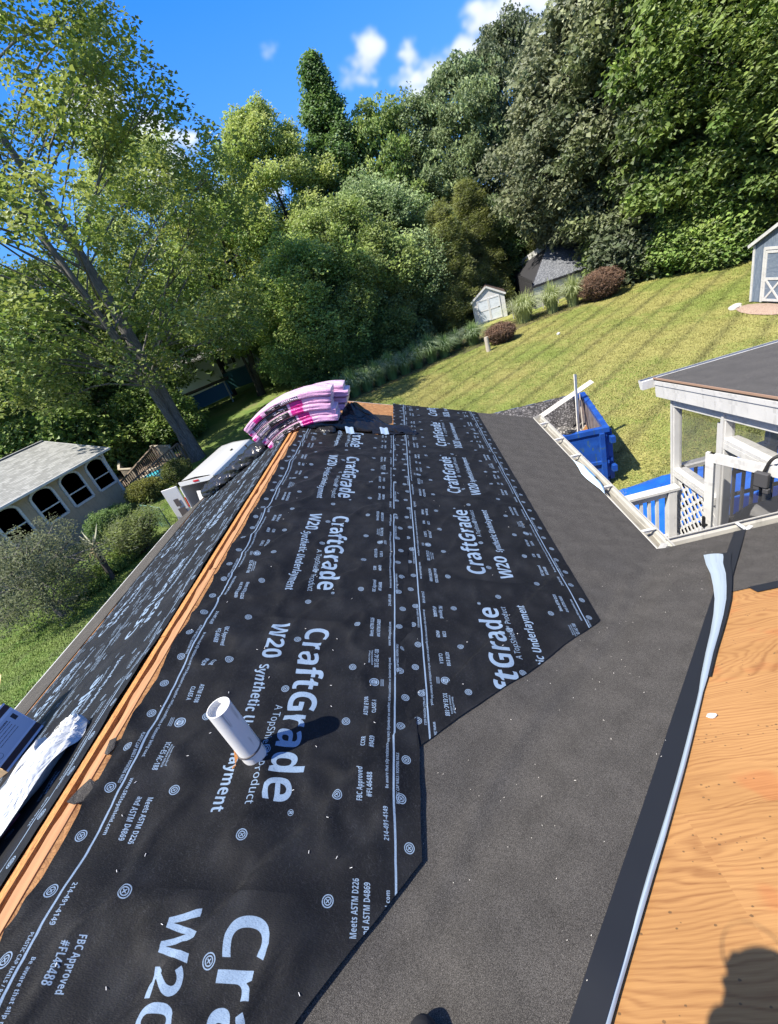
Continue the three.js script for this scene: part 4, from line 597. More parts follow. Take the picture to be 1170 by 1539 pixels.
  part('end_wall', [beam(P(0, Hh / 2 + 0.12, 0.03), P(0, Hh / 2 + 0.12, Wd - 0.03), wallT, Hh - 0.2), beam(P(L, Hh / 2 + 0.12, 0.03), P(L, Hh / 2 + 0.12, Wd - 0.03), wallT, Hh - 0.2)], mBlue, dump);
  part('inner_lining', [beam(P(0.03, Hh / 2 + 0.12, Wd - 0.035), P(L - 0.03, Hh / 2 + 0.12, Wd - 0.035), 0.01, Hh - 0.24), beam(P(0.034, Hh / 2 + 0.12, 0.05), P(0.034, Hh / 2 + 0.12, Wd - 0.05), 0.01, Hh - 0.24), beam(P(0.05, Hh / 2 + 0.12, 0.034), P(L, Hh / 2 + 0.12, 0.034), 0.01, Hh - 0.24)], mRust, dump);
  part('floor', beam(P(0, 0.1, Wd / 2), P(L, 0.1, Wd / 2), Wd, 0.12), mBlue, dump);
  for (const c of [0, Wd]) part('top_rail', beam(P(-0.05, Hh - 0.0, c), P(L + 0.05, Hh, c), 0.12, 0.10), mBlue, dump); for (const a of [0, L]) part('top_rail', beam(P(a, Hh - 0.006, 0.06), P(a, Hh - 0.006, Wd - 0.06), 0.11, 0.09), mBlue, dump);
  for (let a = 0.06; a < L; a += 0.98) for (const c of [-0.06, Wd + 0.06]) part('rib', beam(P(a + 0.05, 0.12, c), P(a + 0.05, Hh - 0.05, c), 0.09, 0.10, V(0, 0, 1)), mBlue, dump);
  for (let c = 0.06; c < Wd; c += 0.76) part('rib', beam(P(-0.06, 0.12, c + 0.04), P(-0.06, Hh - 0.05, c + 0.04), 0.09, 0.10, V(0, 0, 1)), mBlue, dump);
  for (const c of [-0.05, Wd + 0.05]) part('middle_rail', beam(P(0, 0.62, c), P(L, 0.62, c), 0.06, 0.07), mBlue, dump); part('middle_rail', beam(P(-0.05, 0.62, 0), P(-0.05, 0.62, Wd), 0.06, 0.07), mBlue, dump);
  for (const b of [0.38, 1.06]) part('hinge', beam(P(-0.09, b, -0.06), P(-0.09, b + 0.14, -0.06), 0.09, 0.12, V(0, 0, 1)), mBlue, dump);
  for (const a of [0.5, L - 0.5]) for (const c of [0.4, Wd - 0.4]) part('roller', (() => { const g = new THREE.CylinderGeometry(0.1, 0.1, 0.2, 16); g.rotateX(Math.PI / 2); const p = P(a, 0.06, c); g.translate(p.x, p.y, p.z); return metric(g); })(), mSteel, dump);
  // debris in it
  const rubTex = dataTex(512, 512, (x, y) => { const f = fbm(x / 26, y / 26, 5, 3, 20, 20), k = vn(x / 10, y / 10, 9, 51, 51); const v = k > 0.66 ? 0.30 : lerp(0.02, 0.13, f); return [v * 1.05, v, v * 0.95]; });
  const rubble = solo('roof_debris', sheet(50, 28, (s, t) => { const p = P(lerp(0.06, L - 0.06, s), 0.40 + 0.42 * fbm(s * 9, t * 5, 4, 41) + 0.30 * sstep(0.3, 0.8, s), lerp(0.06, Wd - 0.06, t)); return [p.x, p.y, p.z, s * 3, t * 1.6]; }), std({ map: rubTex, roughness: 0.9 }), 'torn shingles and black felt heaped inside the blue dumpster', 'debris'); rubble.userData.kind = 'stuff';
  solo('felt_curtain', sheet(30, 14, (s, t) => { const p = P(lerp(0.25, L - 0.2, s), Hh + 0.11 - t * (0.75 + 0.2 * Math.sin(s * 15)), Wd - 0.09 - 0.05 * Math.abs(Math.sin(s * 31)) - 0.1 * t); return [p.x, p.y, p.z, s * 3, t]; }), std({ map: rubTex, color: lin(0.8, 0.8, 0.85), roughness: 0.6 }), 'torn black felt draped down the far inner wall of the dumpster', 'debris');
  const mOldWhite = std({ color: lin(0.60, 0.57, 0.52), map: dirtTex, roughness: 0.75 });
  const topFR = P(0.08, Hh + 0.02, Wd - 0.05);
  const plank = (name, a, b, w, h, m, label, cat, up) => solo(name, beam(a, b, w, h, up ?? V(0, 1, 0)), m, label, cat);
  plank('white_board', P(0.42, 0.42, 1.0), V(3.47, -3.36, -10.6), 0.09, 0.02, mOldWhite, 'narrow white board standing upright in the dumpster', 'board', V(0.6, 0.0, 0.8));
  plank('white_board', P(1.75, Hh - 0.05, 1.0), P(-0.2, Hh + 0.36, 2.2), 0.12, 0.02, mOldWhite, 'long white board leaning slanted across the dumpster corner', 'board', V(0.2, 1, 0.5));
  plank('grey_board', P(0.28, 0.35, 1.1), P(0.1, Hh + 0.05, 2.3), 0.16, 0.02, std({ color: lin(0.33, 0.30, 0.26), map: dirtTex }), 'weathered grey board leaning in the corner of the dumpster', 'board', V(1, 0, 0.3));
  solo('plywood_scrap', (() => { const p = P(0.62, 0.95, 0.45), q = P(0.2, 0.92, 0.5), r = P(0.28, 1.28, 0.62), n = V(0.1, 0.1, -0.3).normalize().multiplyScalar(0.012); const A = [p, q, r].map((v) => v.clone().add(n)); const g = new THREE.BufferGeometry(); const f = [p, q, r, A[0], A[2], A[1], p, A[0], q, q, A[0], A[1], q, A[1], r, r, A[1], A[2], r, A[2], p, p, A[2], A[0]]; g.setAttribute('position', new THREE.Float32BufferAttribute(f.flatMap((v) => [v.x, v.y, v.z]), 3)); g.computeVertexNormals(); return metric(g); })(), mPly, 'triangular orange plywood scrap at the near wall of the dumpster', 'plywood scrap');
  solo('plywood_scrap', beam(P(0.9, 0.98, 0.35), P(2.2, 0.98, 0.35), 0.28, 0.012, V(0, 1, 0.4)), mPly, 'long orange plywood offcut lying along the near wall of the dumpster', 'plywood scrap');
  solo('dark_glove', (() => { const g = new THREE.IcosahedronGeometry(0.06, 2), p = g.attributes.position; const c = P(0.72, Hh + 0.06, 0.05); for (let i = 0; i < p.count; i++) { const n = 0.6 + 0.9 * fbm(p.getX(i) * 40 + 9, p.getY(i) * 40 + p.getZ(i) * 31, 2, 5); p.setXYZ(i, c.x + p.getX(i) * n * 1.7, c.y + p.getY(i) * n, c.z + p.getZ(i) * n); } g.computeVertexNormals(); return g; })(), mBlack, 'crumpled black rag on the near rim of the dumpster', 'rag');

  // blue grey shed at the right edge
  const shed = thing('garden_shed', 'weathered blue grey board shed with white trimmed double doors at the right edge', 'shed');
  const so = V(12.96, gy(13, -18.8) + 0.05, -18.9), sX = V(0.08, 0, 0.997), sN = V(-0.997, 0, 0.08), S3 = (a, b, c = 0) => so.clone().addScaledVector(sX, a).addScaledVector(ey, b).addScaledVector(sN, c);
  const boardTex = dataTex(256, 512, (x, y) => { const f = fbm(x / 8, y / 90, 4, 4, 32, 6), w = sstep(0.55, 0.8, fbm(x / 5, y / 60, 3, 9, 51, 9)); return [lerp(0.085, 0.155, f) + w * 0.06, lerp(0.115, 0.195, f) + w * 0.06, lerp(0.165, 0.25, f) + w * 0.06]; });
  const mBoard = std({ map: boardTex, roughness: 0.9 }), SW = 2.9, SHh = 1.95, rid = 0.75;
  const gab = (a) => SHh + rid * (1 - Math.abs(a - SW / 2) / (SW / 2));
  for (let a = 0, i = 0; a < SW - 0.01; a += 0.207, i++) { const b = Math.min(a + 0.2, SW); part('wall_board', hexa([S3(a, 0, -0.01), S3(b, 0, -0.01), S3(b, 0, 0.012 + 0.004 * (i % 2)), S3(a, 0, 0.012 + 0.004 * (i % 2)), S3(a, gab(a), -0.01), S3(b, gab(b), -0.01), S3(b, gab(b), 0.012 + 0.004 * (i % 2)), S3(a, gab(a), 0.012 + 0.004 * (i % 2))]), mBoard, shed); }
  for (const a of [0, SW]) part('side_wall', hexa([S3(a - 0.02, 0, -3), S3(a + 0.02, 0, -3), S3(a + 0.02, 0, -0.012), S3(a - 0.02, 0, -0.012), S3(a - 0.02, SHh, -3), S3(a + 0.02, SHh, -3), S3(a + 0.02, SHh, -0.012), S3(a - 0.02, SHh, -0.012)]), mBoard, shed);
  for (const s of [0, 1]) { const a0 = s ? SW + 0.12 : -0.12, y0 = SHh - rid * 0.12 / (SW / 2); part('roof_slope', hexa([S3(a0, y0, -3.1), S3(SW / 2, SHh + rid, -3.1), S3(SW / 2, SHh + rid, 0.12), S3(a0, y0, 0.12), S3(a0, y0 + 0.07, -3.1), S3(SW / 2, SHh + rid + 0.07, -3.1), S3(SW / 2, SHh + rid + 0.07, 0.12), S3(a0, y0 + 0.07, 0.12)]), std({ color: lin(0.10, 0.10, 0.11) }), shed); part('barge_board', beam(S3(a0, y0 + 0.045, 0.135), S3(SW / 2, SHh + rid + 0.045, 0.135), 0.02, 0.11, ey), mWhite, shed); }
  for (const a of [0.04, SW - 0.04]) part('corner_trim', beam(S3(a, 0, 0.025), S3(a, SHh, 0.025), 0.03, 0.09, sX), mWhite, shed);
  for (const [a, b] of [[0.6, 1.44], [1.46, 2.3]]) {
    const d = part('door', beam(S3((a + b) / 2, 0.05, 0.03), S3((a + b) / 2, 1.75, 0.03), 0.02, b - a, sX), mBoard, shed);
    const tr = (p, q, w = 0.08) => part('door_trim', beam(p, q, 0.02, w, p.clone().sub(q).normalize().cross(sN)), mWhite, d);
    tr(S3(a + 0.04, 0.05, 0.05), S3(a + 0.04, 1.75, 0.05)); tr(S3(b - 0.04, 0.05, 0.05), S3(b - 0.04, 1.75, 0.05)); tr(S3(a + 0.08, 1.71, 0.05), S3(b - 0.08, 1.71, 0.05)); tr(S3(a + 0.08, 0.82, 0.05), S3(b - 0.08, 0.82, 0.05)); tr(S3(a + 0.08, 0.09, 0.05), S3(b - 0.08, 0.09, 0.05));
    tr(S3(a + 0.1, 0.12, 0.046), S3(b - 0.1, 0.79, 0.046), 0.07); tr(S3(a + 0.1, 0.79, 0.056), S3(b - 0.1, 0.12, 0.056), 0.07);
    part('handle', beam(S3(a < 1 ? b - 0.05 : a + 0.05, 0.8, 0.075), S3(a < 1 ? b - 0.05 : a + 0.05, 0.95, 0.075), 0.025, 0.025), mBlack, d);
  }
  part('door_frame', [beam(S3(0.53, 0, 0.03), S3(0.53, 1.83, 0.03), 0.03, 0.09, sX), beam(S3(2.37, 0, 0.03), S3(2.37, 1.83, 0.03), 0.03, 0.09, sX), beam(S3(0.5, 1.82, 0.033), S3(2.4, 1.82, 0.033), 0.03, 0.09)], mWhite, shed);
  solo('mulch_bed', sheet(16, 10, (s, t) => { const a = s * 6.283, x = 12.5 + Math.cos(a) * t * 0.5, z = -17.5 + Math.sin(a) * t * 1.25; return [x, gy(x, z) + 0.02 + 0.12 * (1 - t * t) + 0.03 * fbm(s * 12, t * 8, 3, 4), z, s * 3, t]; }), std({ map: dataTex(256, 256, (x, y) => { const f = hash(x >> 1, y >> 1, 4), v = f * f; return [0.16 + 0.4 * v, 0.10 + 0.34 * v, 0.075 + 0.27 * v]; }), roughness: 0.95 }), 'bed of brown wood mulch in front of the shed doors', 'mulch').userData.kind = 'stuff';
  const stone = (x, z, r, label) => { const g = new THREE.IcosahedronGeometry(r, 3), p = g.attributes.position; for (let i = 0; i < p.count; i++) { const k = 0.75 + 0.5 * fbm(p.getX(i) * 7 / r * 0.3 + x, p.getY(i) * 2 / r + p.getZ(i) * 2 / r + z, 2, 8); p.setXYZ(i, p.getX(i) * k * 1.3 + x, p.getY(i) * k * 0.6 + gy(x, z) + r * 0.25, p.getZ(i) * k + z); } g.computeVertexNormals(); return solo('stone', g, std({ color: lin(0.5, 0.48, 0.44), map: dirtTex, roughness: 0.9 }), label, 'stone'); };
  stone(12.55, -19.0, 0.13, 'pale stone nearest the shed corner at the edge of the mulch'); stone(12.32, -18.75, 0.17, 'larger pale stone left of the other beside the shed mulch');
  solo('paper_litter', box(0.16, 0.1, 0.13, 7.35, gy(7.35, -24.3) + 0.05, -24.3, 0.03, 0.3, 0.5, 0.2), mVinyl, 'small white litter lying on the striped lawn', 'litter');
  solo('wooden_post', [(() => { const g = new THREE.CylinderGeometry(0.12, 0.14, 0.8, 12); g.translate(4.0, gy(4, -26) + 0.4, -26); return metric(g); })()], std({ color: lin(0.42, 0.38, 0.32), map: dirtTex }), 'short pale wooden stump post beside the red brown bush', 'post');

  // white shed among the trees
  const ws = thing('white_shed', 'white gabled garden shed with double doors behind the ornamental grass', 'shed');
  const wo = V(4.95, gy(5, -35.6), -35.75), wX = V(0.985, 0, 0.17), wN = V(-0.17, 0, 0.985), W3 = (a, b, c = 0) => wo.clone().addScaledVector(wX, a).addScaledVector(ey, b).addScaledVector(wN, c);
  const WW = 2.35, WHt = 1.65, WRd = 0.75, wg = (a) => WHt + WRd * (1 - Math.abs(a - WW / 2) / (WW / 2));
  part('front_wall', [[0, WW / 2], [WW / 2, WW]].map(([a, b]) => hexa([W3(a, 0, -0.04), W3(b, 0, -0.04), W3(b, 0), W3(a, 0), W3(a, wg(a), -0.04), W3(b, wg(b), -0.04), W3(b, wg(b)), W3(a, wg(a))])), mWhite, ws);
  for (const a of [0.02, WW - 0.02]) part('side_wall', beam(W3(a, WHt / 2, -2.4), W3(a, WHt / 2, -0.045), 0.04, WHt), mWhite, ws);
  for (const s of [0, 1]) { const a0 = s ? WW + 0.12 : -0.12, y0 = WHt - 0.07; part('roof_slope', hexa([W3(a0, y0, -2.5), W3(WW / 2, WHt + WRd, -2.5), W3(WW / 2, WHt + WRd, 0.1), W3(a0, y0, 0.1), W3(a0, y0 + 0.06, -2.5), W3(WW / 2, WHt + WRd + 0.06, -2.5), W3(WW / 2, WHt + WRd + 0.06, 0.1), W3(a0, y0 + 0.06, 0.1)]), std({ color: lin(0.09, 0.06, 0.05) }), ws); part('barge_board', beam(W3(a0, y0 + 0.01, 0.12), W3(WW / 2, WHt + WRd + 0.01, 0.12), 0.02, 0.12), mVinyl, ws); }
  for (const [a, b] of [[0.35, 1.165], [1.185, 2.0]]) { const d = part('door', beam(W3((a + b) / 2, 0.1, 0.02), W3((a + b) / 2, 1.65, 0.02), 0.03, b - a, wX), std({ color: lin(0.55, 0.60, 0.66), map: dirtTex }), ws); for (const y of [0.14, 0.88, 1.6]) part('door_trim', beam(W3(a + 0.03, y, 0.045), W3(b - 0.03, y, 0.045), 0.02, 0.08), mVinyl, d); for (const x of [a + 0.03, b - 0.03]) part('door_trim', beam(W3(x, 0.1, 0.046), W3(x, 1.65, 0.046), 0.02, 0.07, wX), mVinyl, d); part('hinge', [beam(W3(a < 1 ? a + 0.06 : b - 0.06, 0.88, 0.06), W3(a < 1 ? a + 0.2 : b - 0.2, 0.88, 0.06), 0.02, 0.03)], mBlack, d); }

  // dark sided house with grey shingle roof behind
  const dh = thing('dark_house', 'low dark sided house with grey shingle roof behind the grass clumps, shaded by the oak', 'house');
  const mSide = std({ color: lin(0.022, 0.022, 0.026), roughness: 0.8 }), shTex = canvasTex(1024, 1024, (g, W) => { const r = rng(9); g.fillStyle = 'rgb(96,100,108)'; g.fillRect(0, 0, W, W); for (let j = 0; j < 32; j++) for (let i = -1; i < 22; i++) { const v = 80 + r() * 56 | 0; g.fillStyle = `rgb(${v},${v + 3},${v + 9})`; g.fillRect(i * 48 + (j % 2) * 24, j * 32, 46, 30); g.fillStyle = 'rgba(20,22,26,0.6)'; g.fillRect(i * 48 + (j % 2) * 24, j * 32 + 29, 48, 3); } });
  // near eave corner, far eave corner, gable peak, then the right ends of eave and ridge
  const eR = V(8.9, -3.85, -33.85), eL = V(10.1, -3.3, -44.9), pk = V(11.75, -1.95, -38.8), eE = V(14.6, -4.05, -35.9), pE = V(17.6, -2.0, -41.2), gR = gy(9, -34) - 0.1;
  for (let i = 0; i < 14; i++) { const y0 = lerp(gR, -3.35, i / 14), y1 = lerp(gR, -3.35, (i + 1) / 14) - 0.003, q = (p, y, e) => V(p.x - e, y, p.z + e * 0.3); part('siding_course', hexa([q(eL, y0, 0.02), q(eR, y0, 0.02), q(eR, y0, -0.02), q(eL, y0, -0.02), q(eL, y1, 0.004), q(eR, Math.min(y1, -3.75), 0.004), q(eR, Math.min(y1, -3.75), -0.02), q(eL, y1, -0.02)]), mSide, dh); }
  const tri = (a, b, c) => { const g = new THREE.BufferGeometry(); g.setAttribute('position', new THREE.Float32BufferAttribute([a, b, c].flatMap((v) => [v.x, v.y, v.z]), 3)); g.computeVertexNormals(); return metric(g); };
  part('gable', tri(eL.clone().add(V(0.06, -0.12, 0)), eR.clone().add(V(0.06, 0.0, 0)), pk.clone().add(V(0.06, -0.05, 0))), mSide, dh);
  part('front_wall', hexa([V(8.95, gR, -33.9), V(14.5, gR, -36), V(14.5, gR, -36.1), V(8.95, gR, -34.0), V(8.95, -3.9, -33.9), V(14.5, -4.1, -36), V(14.5, -4.1, -36.1), V(8.95, -3.9, -34.0)]), mWhite, dh);
  part('window', beam(V(12.6, -4.75, -35.22), V(13.1, -4.75, -35.4), 0.03, 0.45), mGlass, dh);
  const quad4 = (a, b, c, d, ku, kv) => sheet(1, 1, (s, t) => { const p = a.clone().lerp(b, s).lerp(d.clone().lerp(c, s), t); return [p.x, p.y, p.z, s * ku, t * kv]; });
  part('roof', quad4(eR, eE, pE, pk, 3.2, 2.4), std({ map: shTex, roughness: 0.9 }), dh); part('roof_back', quad4(eL, eL.clone().add(V(6, 0, -2.4)), pE, pk, 3, 2), std({ map: shTex, roughness: 0.9 }), dh);
  part('eave_fascia', beam(eR.clone().add(V(0, -0.08, 0)), eE.clone().add(V(0, -0.08, 0)), 0.03, 0.14), std({ color: lin(0.04, 0.04, 0.05) }), dh);
  part('rake_fascia', beam(eR.clone().add(V(-0.03, -0.04, 0)), pk.clone().add(V(-0.03, -0.04, 0)), 0.03, 0.12), std({ color: lin(0.05, 0.05, 0.06) }), dh); part('rake_fascia', beam(eL.clone().add(V(-0.05, 0, 0)), pk.clone().add(V(-0.05, 0.02, 0)), 0.08, 0.40), mVinyl, dh);
  for (const y of [-4.5, -4.9]) part('lower_slat', beam(V(9.1, y, -33.85), V(14.4, y, -35.9), 0.02, 0.05), std({ color: lin(0.36, 0.38, 0.4) }), dh);
  // post and wire fence between grass and house
  const wf = thing('wire_fence', 'low wire fence with thin posts in front of the dark house', 'fence');
  const f0 = V(7.2, gy(7, -33.2), -33.2), f1 = V(12.3, gy(12, -33), -33.0); for (let i = 0; i <= 5; i++) { const p = f0.clone().lerp(f1, i / 5); part('post', tube([[p.x, p.y, p.z], [p.x, p.y + 1.15, p.z]], 0.035, 6), std({ color: lin(0.35, 0.34, 0.32) }), wf); }
  for (const h of [0.25, 0.65, 1.1]) part('wire', tube([f0.clone().add(V(0, h, 0)), f1.clone().add(V(0, h, 0))], 0.012, 5), mSteel, wf);
}

/* ------------------------------------------------------------------ left side: van, neighbour's house, yard */
const RoundShape = (pts) => new THREE.Shape(pts.map((p) => new THREE.Vector2(p[0], p[1])));
{
  const ey = V(0, 1, 0);
  // white cargo van, seen from behind and above
  const van = thing('cargo_van', 'white cargo van with open rear doors parked beside the left eave', 'van');
  const vo = V(-8.62, -6.05, -14.1), vF = V(0.10, 0, -0.995).normalize(), vR = V(0.92, 0, 0.30).normalize().lerp(V(0.995, 0, 0.10), 0.55).normalize(), W3 = (a, b, c) => vo.clone().addScaledVector(vR, a).addScaledVector(ey, b).addScaledVector(vF, c);
  const mVan = new THREE.MeshPhysicalMaterial({ color: lin(0.55, 0.56, 0.57), roughness: 0.3, clearcoat: 0.6, clearcoatRoughness: 0.1, side: THREE.DoubleSide });
  const hw = 0.88, H = 1.98, LEN = 5.0;
  // section of the body shell (open below and at the back), swept to the front
  const sec = [[-hw, 0.35], [-hw - 0.02, 0.75], [-hw - 0.01, 1.1], [-hw + 0.06, 1.72], [-hw + 0.13, 1.9], [-hw + 0.26, H - 0.01], [0, H + 0.03], [hw - 0.26, H - 0.01], [hw - 0.13, 1.9], [hw - 0.06, 1.72], [hw + 0.01, 1.1], [hw + 0.02, 0.75], [hw, 0.35]];
  const shell = (c0, c1, k) => sheet(48, 30, (s, t) => { const f = s * 12, i = Math.min(11, Math.floor(f)), q = f - i, a = lerp(sec[i][0], sec[i + 1][0], q), b = lerp(sec[i][1], sec[i + 1][1], q), c = lerp(c0, c1, t); const nose = sstep(3.3, 5.0, c), top = lerp(H + 0.1, 1.15, sstep(3.25, 4.2, c)) - 0.15 * sstep(4.2, 5, c); const p = W3(a * k * (1 - 0.08 * nose), Math.min(b, top), c); return [p.x, p.y, p.z, s, t]; });
  part('body', shell(0, LEN, 1), mVan, van); part('front_panel', sheet(8, 8, (s, t) => { const p = W3(lerp(-hw, hw, s) * 0.92, lerp(0.35, 1.0, t), LEN + 0.05 * Math.sin(s * 3.14)); return [p.x, p.y, p.z, s, t]; }), mVan, van);
  part('windscreen', sheet(6, 4, (s, t) => { const p = W3(lerp(-hw + 0.1, hw - 0.1, s), lerp(1.16, 1.8, t), lerp(4.25, 3.48, t)); return [p.x, p.y + 0.02, p.z, s, t]; }), mGlass, van);
  part('cargo_interior', [beam(W3(0, 0.5, 0.1), W3(0, 0.5, 3), 1.6, 0.04), beam(W3(0, 1.2, 2.9), W3(0, 1.21, 2.95), 1.6, 1.4)], std({ color: lin(0.05, 0.03, 0.03) }), van);
  for (const s of [-1, 1]) part('rear_frame', [beam(W3(s * (hw - 0.03), 0.4, -0.01), W3(s * (hw - 0.09), 1.75, -0.01), 0.09, 0.05, vR)], mVan, van);
  part('rear_header', beam(W3(-hw + 0.1, 1.86, -0.01), W3(hw - 0.1, 1.86, -0.01), 0.05, 0.15), mVan, van);
  part('rear_bumper', beam(W3(-hw, 0.42, -0.08), W3(hw, 0.42, -0.08), 0.16, 0.16, ey, 0.03), std({ color: lin(0.05, 0.05, 0.05) }), van);
  part('brake_light', beam(W3(-0.12, 1.88, -0.04), W3(0.12, 1.88, -0.04), 0.03, 0.06), std({ color: lin(0.4, 0.01, 0.02), roughness: 0.3 }), van);
  for (const s of [-1, 1]) part('tail_light', beam(W3(s * (hw - 0.02), 0.95, -0.03), W3(s * (hw - 0.05), 1.35, -0.03), 0.07, 0.05, vR), std({ color: lin(0.35, 0.01, 0.02), roughness: 0.3 }), van);
  for (const s of [-1, 1]) for (const c of [0.85, 4.1]) { const w = part('wheel', (() => { const g = new THREE.CylinderGeometry(0.34, 0.34, 0.22, 24); g.rotateZ(Math.PI / 2); g.rotateY(Math.atan2(-vR.z, vR.x)); const p = W3(s * (hw - 0.1), 0.34, c); g.translate(p.x, p.y, p.z); return metric(g); })(), mBlack, van); part('rim', (() => { const g = new THREE.CylinderGeometry(0.2, 0.2, 0.23, 20); g.rotateZ(Math.PI / 2); g.rotateY(Math.atan2(-vR.z, vR.x)); const p = W3(s * (hw - 0.09), 0.34, c); g.translate(p.x, p.y, p.z); return metric(g); })(), mSteel, w); }
  const ld = part('rear_door', beam(W3(-hw - 0.06, 1.13, -0.02), W3(-hw - 0.66, 1.13, -0.20), 0.05, 1.42, ey, 0.02), std({ color: lin(0.48, 0.485, 0.5), roughness: 0.4 }), van);
  part('door_panel_opening', [beam(W3(-hw - 0.22, 1.25, -0.10), W3(-hw - 0.4, 1.25, -0.155), 0.01, 0.30), beam(W3(-hw - 0.15, 0.85, -0.08), W3(-hw - 0.42, 0.85, -0.16), 0.012, 0.34)].map((g) => { g.translate(-vF.x * 0.03, 0, 0.03); return g; }), std({ color: lin(0.07, 0.06, 0.06) }), ld);
  part('door_latch', beam(W3(-hw - 0.64, 1.75, -0.16), W3(-hw - 0.64, 1.82, -0.2), 0.05, 0.03), mBlack, ld);
  part('rear_door', beam(W3(hw + 0.04, 1.13, -0.02), W3(hw - 0.1, 1.13, -0.82), 0.05, 1.42, ey, 0.02), std({ color: lin(0.48, 0.485, 0.5), roughness: 0.4 }), van);
  part('roof_marker', beam(W3(0.45, H + 0.03, 2.2), W3(0.45, H + 0.03, 2.35), 0.05, 0.03), mBlack, van);
  part('cargo_panel', beam(W3(-0.25, 1.05, -0.12), W3(0.42, 1.05, -0.30), 0.03, 0.9, V(0.1, 1, -0.2)), mVinyl, van);

  // neighbour's house: taupe siding, three arched windows, pale shingle roof
  const nh = thing('neighbour_house', 'taupe sided house wing with three arched white windows and pale grey shingle roof', 'house');
  const o = V(-16.05, -5.6, -19.95), d = V(-0.232, 0, 0.973).normalize(), n = V(0.973, 0, 0.232).normalize(), P = (s, y, c = 0) => o.clone().addScaledVector(d, s).addScaledVector(ey, y).addScaledVector(n, c);
  const mSid = std({ color: lin(0.44, 0.335, 0.22), map: dirtTex, roughness: 0.7 }), NL = 9, WH = 2.55;
  const courses = []; for (let i = -4; i < 22; i++) { const y = 0.02 + i * 0.115; courses.push(hexa([P(0, y, -0.05), P(NL, y, -0.05), P(NL, y, 0.022), P(0, y, 0.022), P(0, y + 0.114, -0.05), P(NL, y + 0.114, -0.05), P(NL, y + 0.114, 0.002), P(0, y + 0.114, 0.002)])); courses.push(hexa([P(-0.022, y, 0), P(0.05, y, 0), P(0.05, y, -4.5), P(-0.022, y, -4.5), P(-0.002, y + 0.114, 0), P(0.05, y + 0.114, 0), P(0.05, y + 0.114, -4.5), P(-0.002, y + 0.114, -4.5)])); }
  part('siding_courses', courses, mSid, nh, { kind: 'stuff' });
  part('corner_board', beam(P(-0.01, 0, 0.02), P(-0.01, WH, 0.02), 0.08, 0.1, d), mWhite, nh); part('downpipe', tube([P(-0.12, WH - 0.05, 0.12), P(-0.06, WH - 0.35, 0.06), P(-0.06, 0.2, 0.06), P(-0.2, 0.02, 0.25)], 0.04, 8, 18), mVinyl, nh);
  part('gable_wall', hexa([P(0, WH, -4.5), P(0.05, WH, -4.5), P(0.05, WH, -0.1), P(0, WH, -0.1), P(0, WH + 1.0, -3.45), P(0.05, WH + 1.0, -3.45), P(0.05, WH + 1.0, -3.4), P(0, WH + 1.0, -3.4)]), mSid, nh);
  for (const s0 of [0.08, 1.53, 2.98, 4.6]) {
    const s1 = s0 + 1.04, yb = 0.88, ys = 2.04, arch = 0.30, win = part('window', (() => { const L = [], fr = [[s0, yb], [s1, yb], [s1, ys]]; for (let k = 1; k < 9; k++) { const a = k / 9 * Math.PI; fr.push([(s0 + s1) / 2 + Math.cos(a) * 0.52, ys + Math.sin(a) * arch]); } fr.push([s0, ys], [s0, yb]); for (let k = 0; k < fr.length - 1; k++) L.push(beam(P(fr[k][0], fr[k][1], 0.05), P(fr[k + 1][0], fr[k + 1][1], 0.05), 0.06, 0.10, n.clone().cross(P(...fr[k + 1]).sub(P(...fr[k]))).normalize())); return L; })(), mVinyl, nh);
    part('meeting_rail', beam(P(s0 + 0.07, 1.46, 0.04), P(s1 - 0.07, 1.46, 0.04), 0.04, 0.055), mVinyl, win);
    part('pane', (() => { const sh = new THREE.Shape(); sh.moveTo(s0 + 0.06, yb + 0.06); sh.lineTo(s1 - 0.06, yb + 0.06); sh.lineTo(s1 - 0.06, ys); for (let i = 1; i < 14; i++) { const a = i / 14 * Math.PI; sh.lineTo((s0 + s1) / 2 + Math.cos(a) * 0.46, ys + Math.sin(a) * 0.25); } sh.lineTo(s0 + 0.06, ys); const g = new THREE.ShapeGeometry(sh); g.applyMatrix4(new THREE.Matrix4().makeBasis(d, ey, n.clone())); g.translate(o.x + n.x * 0.028, o.y, o.z + n.z * 0.028); return g; })(), mGlass, win);
  }
  const shTex = canvasTex(1024, 1024, (g, W) => { const r = rng(19); g.fillStyle = 'rgb(140,142,140)'; g.fillRect(0, 0, W, W); for (let j = 0; j < 32; j++) for (let i = 0; i < 40;) { const k = 1 + Math.floor(r() * 3), v = 126 + r() * 34 | 0; g.fillStyle = `rgb(${v},${v + 1},${v - 2})`; g.fillRect(i * 26, j * 32, k * 26 - 1, 30); g.fillStyle = 'rgba(70,72,72,0.6)'; g.fillRect(i * 26, j * 32 + 27, k * 26, 4); i += k; } });
  const RF = (s, t) => P(lerp(-0.32, NL + 0.3, s), lerp(WH - 0.06, WH + 1.12, t), lerp(0.38, -3.42, t));
  const rf = part('roof', sheet(1, 1, (s, t) => { const p = RF(s, t); return [p.x, p.y, p.z, s * 2.2, t * 0.95]; }), std({ map: shTex, bumpMap: shTex, bumpScale: 0.01, roughness: 0.9 }), nh);
  part('roof_back', sheet(1, 1, (s, t) => { const p = P(lerp(-0.32, NL + 0.3, s), lerp(WH + 0.3, WH + 1.12, t), lerp(-6.2, -3.42, t)); return [p.x, p.y, p.z, s * 2.2, t]; }), std({ map: shTex, roughness: 0.9 }), nh);
  part('ridge_cap', beam(RF(0, 1).add(V(0, 0.02, 0)), RF(1, 1).add(V(0, 0.02, 0)), 0.22, 0.03), std({ color: lin(0.3, 0.3, 0.3) }), nh);
